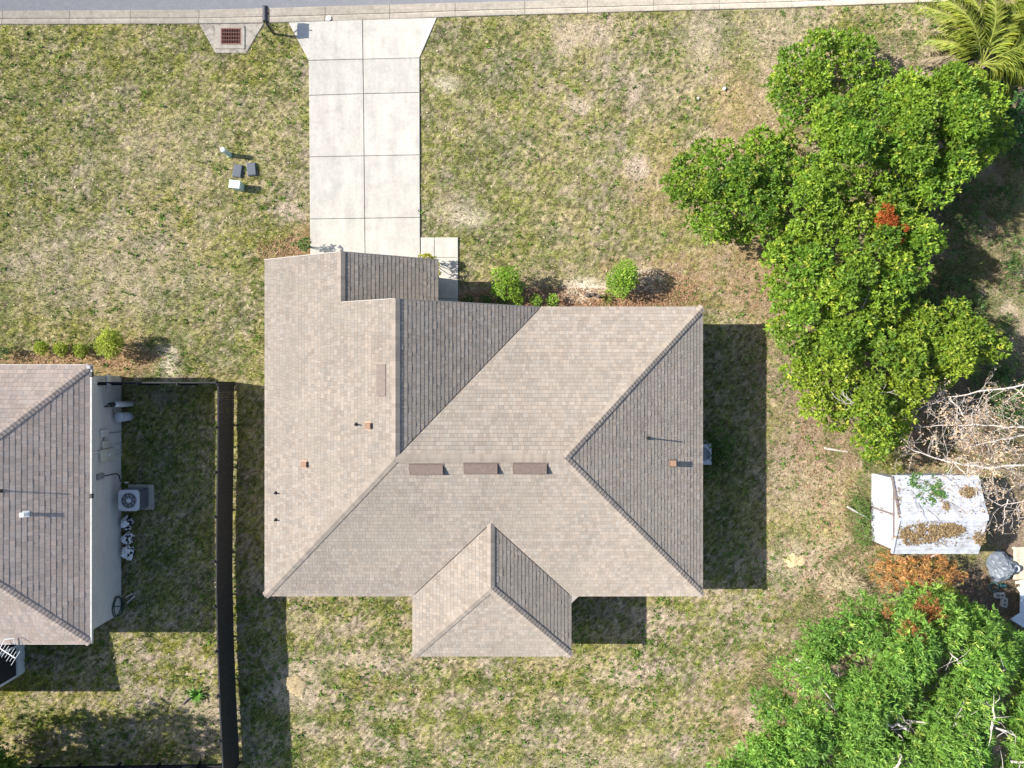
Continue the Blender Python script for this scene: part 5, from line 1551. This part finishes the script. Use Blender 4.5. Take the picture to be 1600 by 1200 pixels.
def roof_debris():
    xl, xr, ym, EV, RD, yt, yb = SHED
    rg = np.random.default_rng(5)
    def zroof(y): return RD - abs(y - ym) * (RD - EV) / ((yt - yb) / 2) + .05
    def pile(zone, n, label, cols, name, cat, L=(.05, .14), thr=.5):
        V, C = [], []
        px = []
        for (cx, cy, rx, ry, k) in zone:
            a = rg.uniform(0, 6.283, int(n * k)); r = np.sqrt(rg.random(int(n * k)))
            px.append(np.stack([cx + rx * r * np.cos(a), cy + ry * r * np.sin(a)], -1))
        px = np.concatenate(px)
        px = px[fbm(px[:, 0], px[:, 1], 10.0, 95, 3, .8) + .15 * rg.random(len(px)) > thr]; m = len(px)
        X = np.empty(m); Y = np.empty(m); Z = np.full(m, 2.2)
        for _ in range(6):
            k = SC * (HC - Z) / HC; X = (px[:, 0] - 800) * k; Y = (600 - px[:, 1]) * k; Z = zroof(Y)
        Z = Z + rg.uniform(.0, .07, m)
        c = np.stack([X, Y, Z], -1)
        d = norm(np.stack([rg.normal(size=m), rg.normal(size=m), .25 * rg.normal(size=m)], -1))
        V = leaf_quads(c, d, rg.uniform(*L, m), rg.uniform(.012, .03, m), .1)
        t = rg.random(m)[:, None]
        C = np.repeat((np.array(cols[0]) * (1 - t) + np.array(cols[1]) * t) * rg.uniform(.7, 1.2, m)[:, None], 4, 0)
        tag(mesh_np(name, V, np.arange(len(V)).reshape(-1, 4), M['dry'], None, C, loc=tuple(c.mean(0))), label, cat, kind='stuff')
    pile([(1440, 833, 32, 15, 1.0), (1478, 828, 28, 10, .8), (1425, 842, 18, 8, .5), (1512, 768, 13, 8, .35), (1474, 790, 10, 8, .2), (1530, 840, 8, 10, .15), (1455, 835, 60, 22, .12), (1470, 800, 70, 55, .10), (1405, 800, 5, 55, .05)], 2600, 'heap of brown dead leaves on the shed roof', [(.16, .11, .07), (.36, .26, .13)], 'dead_leaf_heap', 'leaf litter', thr=.52)
    pile([(1445, 752, 32, 14, 1.0), (1465, 775, 14, 10, .4), (1420, 775, 16, 10, .25), (1440, 780, 30, 16, .25)], 1300, 'green creeper leaves trailing over the shed roof', [(.05, .13, .03), (.14, .24, .06)], 'creeper', 'creeper', thr=.66)
roof_debris()
def dry_vine():
    c = P(1448, 775, 2.45)
    r = empty('dry_vine', c, 'tangle of thin grey vine stems lying on the shed roof', 'vine')
    rg = random.Random(8)
    for (px, py) in ((1420, 765), (1440, 750), (1455, 770), (1470, 785), (1445, 795), (1490, 760), (1475, 745), (1430, 785)):
        a = rg.uniform(-.9, .2); p = Vector(P(px, py, 2.42)); pts = [p]
        d = Vector((math.cos(a), math.sin(a), 0))
        for k in range(6):
            d = (d + Vector((rg.uniform(-.5, .5), rg.uniform(-.5, .5), 0))).normalized()
            q = pts[-1] + d * .17; q.z = 2.55 - abs(q.y - SHED[2]) * .36 + .10 + rg.uniform(-.02, .08); pts.append(q)
        pts[0].z = pts[1].z
        MB().tube(pts, [.012, .011, .010, .009, .008, .006, .004], 4).build('stem', M['bark'], r)
dry_vine()

def px_tube(name, pts, r, m, label, cat, n=6, group=None):
    q = [Vector(P(*p)) for p in pts]
    o = MB().tube(q, r, n).build(name, M[m], None, loc=q[0])
    return tag(o, label, cat, group)
px_tube('leaning_pole', [(1324, 792, .35), (1350, 806, .25), (1357, 811, .05)], .045, 'pvc', 'grey pole leaning towards the left wall of the shed', 'pole')
px_tube('fallen_branch', [(1288, 700, .05), (1305, 703, .08), (1325, 706, .05)], [.05, .045, .03], 'pale', 'pale fallen branch left of the tree above the shed', 'branch')
px_tube('fallen_branch', [(285, 1101, .03), (293, 1092, .05), (302, 1086, .04)], .03, 'bark', 'short dark stick on grass by the fence tuft', 'branch')
px_tube('fallen_branch', [(273, 572, .03), (280, 563, .04)], .022, 'bark', 'short dark stick near the front fence', 'branch')
px_tube('fallen_branch', [(1450, 872, .1), (1470, 864, .5), (1490, 861, .6)], [.03, .025, .012], 'twig', 'thin pale branch along the lower edge of the shed', 'branch')

# rust-brown and yellow conifer-like shrubs below the shed
shrub('shrub', 'orange-brown dying shrub just below the shed', 'shrub', [(1390, 880, .9, .5), (1410, 888, 1.1, .5), (1435, 885, 1.2, .5), (1460, 880, 1.2, .5), (1480, 888, 1.1, .45), (1375, 895, .8, .4), (1440, 905, 1.2, .5), (1470, 910, 1.2, .45), (1410, 910, 1.0, .45), (1495, 900, .9, .35), (1390, 915, .8, .35)], [(.36, .155, .055), (.52, .30, .11), (.38, .34, .09)], 70, 8, .17, .013, base=(1430, 895), up=.9)
shrub('shrub', 'rust-red withered shrub among the feathery tree branches', 'shrub', [(1450, 945, 4.2, .4), (1440, 958, 4.3, .35), (1462, 955, 4.2, .35), (1430, 990, 5.0, .3), (1420, 983, 5.0, .3), (1438, 1003, 5.1, .25), (1390, 955, 3.8, .25)], [(.26, .08, .03), (.44, .20, .08)], 80, 8, .16, .013, base=(1440, 965), up=.9)
shrub('shrub', 'yellow-green scale-leaved shrub facing the cluttered yard', 'shrub', [(1480, 935, 1.8, .5), (1495, 950, 2.0, .55), (1510, 965, 2.0, .55), (1525, 980, 1.9, .5), (1538, 992, 1.7, .4), (1490, 975, 2.0, .5), (1505, 990, 1.9, .5), (1470, 920, 1.6, .4), (1465, 955, 1.8, .4)], [(.17, .30, .03), (.36, .46, .05)], 90, 8, .12, .012, base=(1500, 965), up=.9)
shrub('shrub', 'dry brush of pale thin twigs left of the orange shrub', 'shrub', [(1320, 905, .3, .4), (1335, 915, .35, .4), (1345, 925, .3, .35), (1310, 895, .3, .3)], [(.42, .33, .20), (.54, .45, .31)], 90, 6, .28, .006, base=(1330, 912), m='dry')

# ------------------------------------------------------------------ cluttered yard, right edge
def build_clutter():
    c = Vector(P(1562, 884))
    root = empty('tarp_heap', c, 'slate grey tarpaulin heap right below the shed', 'tarp')
    rg = np.random.default_rng(9); n, m_ = 26, 10; V = []; F = []
    for j in range(m_):
        f = j / (m_ - 1)
        for i in range(n):
            t = 2 * math.pi * i / n
            k = (1 - f ** 1.6 * .85) * (1 + .10 * math.sin(3 * t + 1) + .08 * math.sin(5 * t) + .05 * rg.standard_normal())
            V.append(c + Vector((.62 * k * math.cos(t), .70 * k * math.sin(t), .75 * f + .05 * rg.standard_normal() * f)))
    for j in range(m_ - 1):
        for i in range(n): F.append((j * n + i, j * n + (i + 1) % n, j * n + n + (i + 1) % n, j * n + n + i))
    F.append(tuple(range((m_ - 1) * n, m_ * n)))
    MB().add(V, F).build('sheet', M['tarp'], root)
    # plank deck
    c = Vector(P(1600, 880)); root = empty('timber_deck', c, 'weathered timber deck corner at the right edge', 'deck')
    for i in range(9):
        x = P2(1584, 0, .3)[0] + i * .13; v = random.uniform(.75, 1.15)
        MB().box((x + .06, P2(0, 880, .3)[1], .3), (.118, 1.45, .035), 0, (v, v * .98, v * .94)).build('plank', M['wood'], root)
    fr = MB()
    for y in (857, 880, 903): fr.box((P2(1584, 0, .2)[0] + .58, P2(0, y, .2)[1], .21), (1.15, .08, .14))
    for (x, y) in ((.04, 857), (.04, 903), (1.1, 857), (1.1, 903)): fr.box((P2(1584, 0, .1)[0] + x, P2(0, y, .1)[1], .06), (.09, .09, .3))
    fr.build('joists', M['wood'], root)
    c = Vector(P(1586.5, 888, .5)); tag(MB().lathe(c + Vector((0, 0, -.15)), [(.11, 0), (.14, .22), (.15, .24), (.12, .24), (.10, .05)], 14).build('bucket', M['panel'], None, loc=c), 'pale bucket at the edge of the timber deck', 'bucket')
    c = Vector(P(1552.5, 917, .1)); r = empty('hoop', c, 'dark teal hoop lying on the shaded soil', 'hoop')
    MB().tube([c + Vector((.2 * math.cos(t), .2 * math.sin(t), .02)) for t in [6.283 * k / 28 for k in range(29)]], .022, 6, cap=False).build('ring', M['teal'], r)
    c = Vector(P(1567, 915, .1)); tag(MB().box(c, (.3, .16, .14), R(-12), bev=.05).build('watering_can', M['teal'], None, loc=c), 'small teal plastic container beside the hoop', 'container')
    for (px, py, rz, lb) in ((1561.5, 930, 5, 'grey concrete block, upper of two beside the hoop'), (1568.5, 941, 84, 'grey concrete block, lower of two beside the hoop')):
        c = Vector(P(px, py, .1)); r = empty('concrete_block', (c.x, c.y, 0), lb, 'block', 'concrete blocks in the clutter')
        Rz = Matrix.Rotation(R(rz), 3, 'Z'); mb = MB()
        for (x, y, sx, sy) in ((0, .085, .4, .035), (0, -.085, .4, .035), (-.18, 0, .04, .135), (.18, 0, .04, .135), (0, 0, .04, .135)): mb.box(c + Rz @ Vector((x, y, 0)), (sx, sy, .2), R(rz))
        mb.build('block_body', M['block'], r)
    # pale metal sheet stack
    c = Vector(P(1598, 955, .5)); r = empty('metal_panel', (c.x, c.y, 0), 'pale blue metal panel at the right edge below the deck', 'panel')
    MB().prism([P2(1596, 910, .6), P2(1625, 905, .6), P2(1625, 985, .6), P2(1600, 981, .6), P2(1580, 968, .6), P2(1595, 958, .6)], .52, .56).build('sheet', M['panel'], r)
    lg = MB()
    for (x, y) in ((1602, 915), (1620, 915), (1602, 972), (1618, 975)): q = P2(x, y, .3); lg.box((q[0], q[1], .2), (.06, .06, .64))
    lg.build('leg', M['grey'], r)
    for i, (p, q, lb) in enumerate((((1584, 909), (1625, 906), 'pale narrow plank below the timber deck'), ((1588, 917), (1604, 933), 'short pale plank resting on the blue panel'))):
        a_, b_ = Vector(P(*p, .35)), Vector(P(*q, .62)); d = b_ - a_
        tag(MB().box((a_ + b_) / 2, (d.length, .12, .03), math.atan2(d.y, d.x), (1.2, 1.2, 1.2)).build('loose_plank', M['wood'], None, loc=a_), lb, 'plank', 'loose planks in the clutter')
    shrub('shrub', 'low green plant in the dark corner below the blocks', 'shrub', [(1570, 975, .3, .3), (1582, 985, .3, .3), (1560, 970, .25, .2)], [(.07, .16, .03), (.18, .27, .06)], 70, 6, .10, .025, base=(1573, 978))
build_clutter()

# ------------------------------------------------------------------ trees beyond the lower left edge
GREENL = [(.07, .15, .022), (.17, .27, .04)]
tree('broadleaf_tree', 'green tree cut by the lower left picture corner', 'tree', [(-110, 1165), (-20, 1145), (18, 1152), (32, 1180), (28, 1230), (-100, 1260)], (-40, 1195), 2.2, 1.0, cols=GREENL, seed=31, r=.55, spacing=.75)
tree('broadleaf_tree', 'tall tree standing just beyond the lower left edge', 'tree', [(-330, 1205), (-200, 1188), (-80, 1196), (-62, 1265), (-200, 1285), (-330, 1280)], (-190, 1200), 5.0, 1.2, cols=GREENL, seed=32, r=.6, spacing=.85, r0=.15, nros=40)
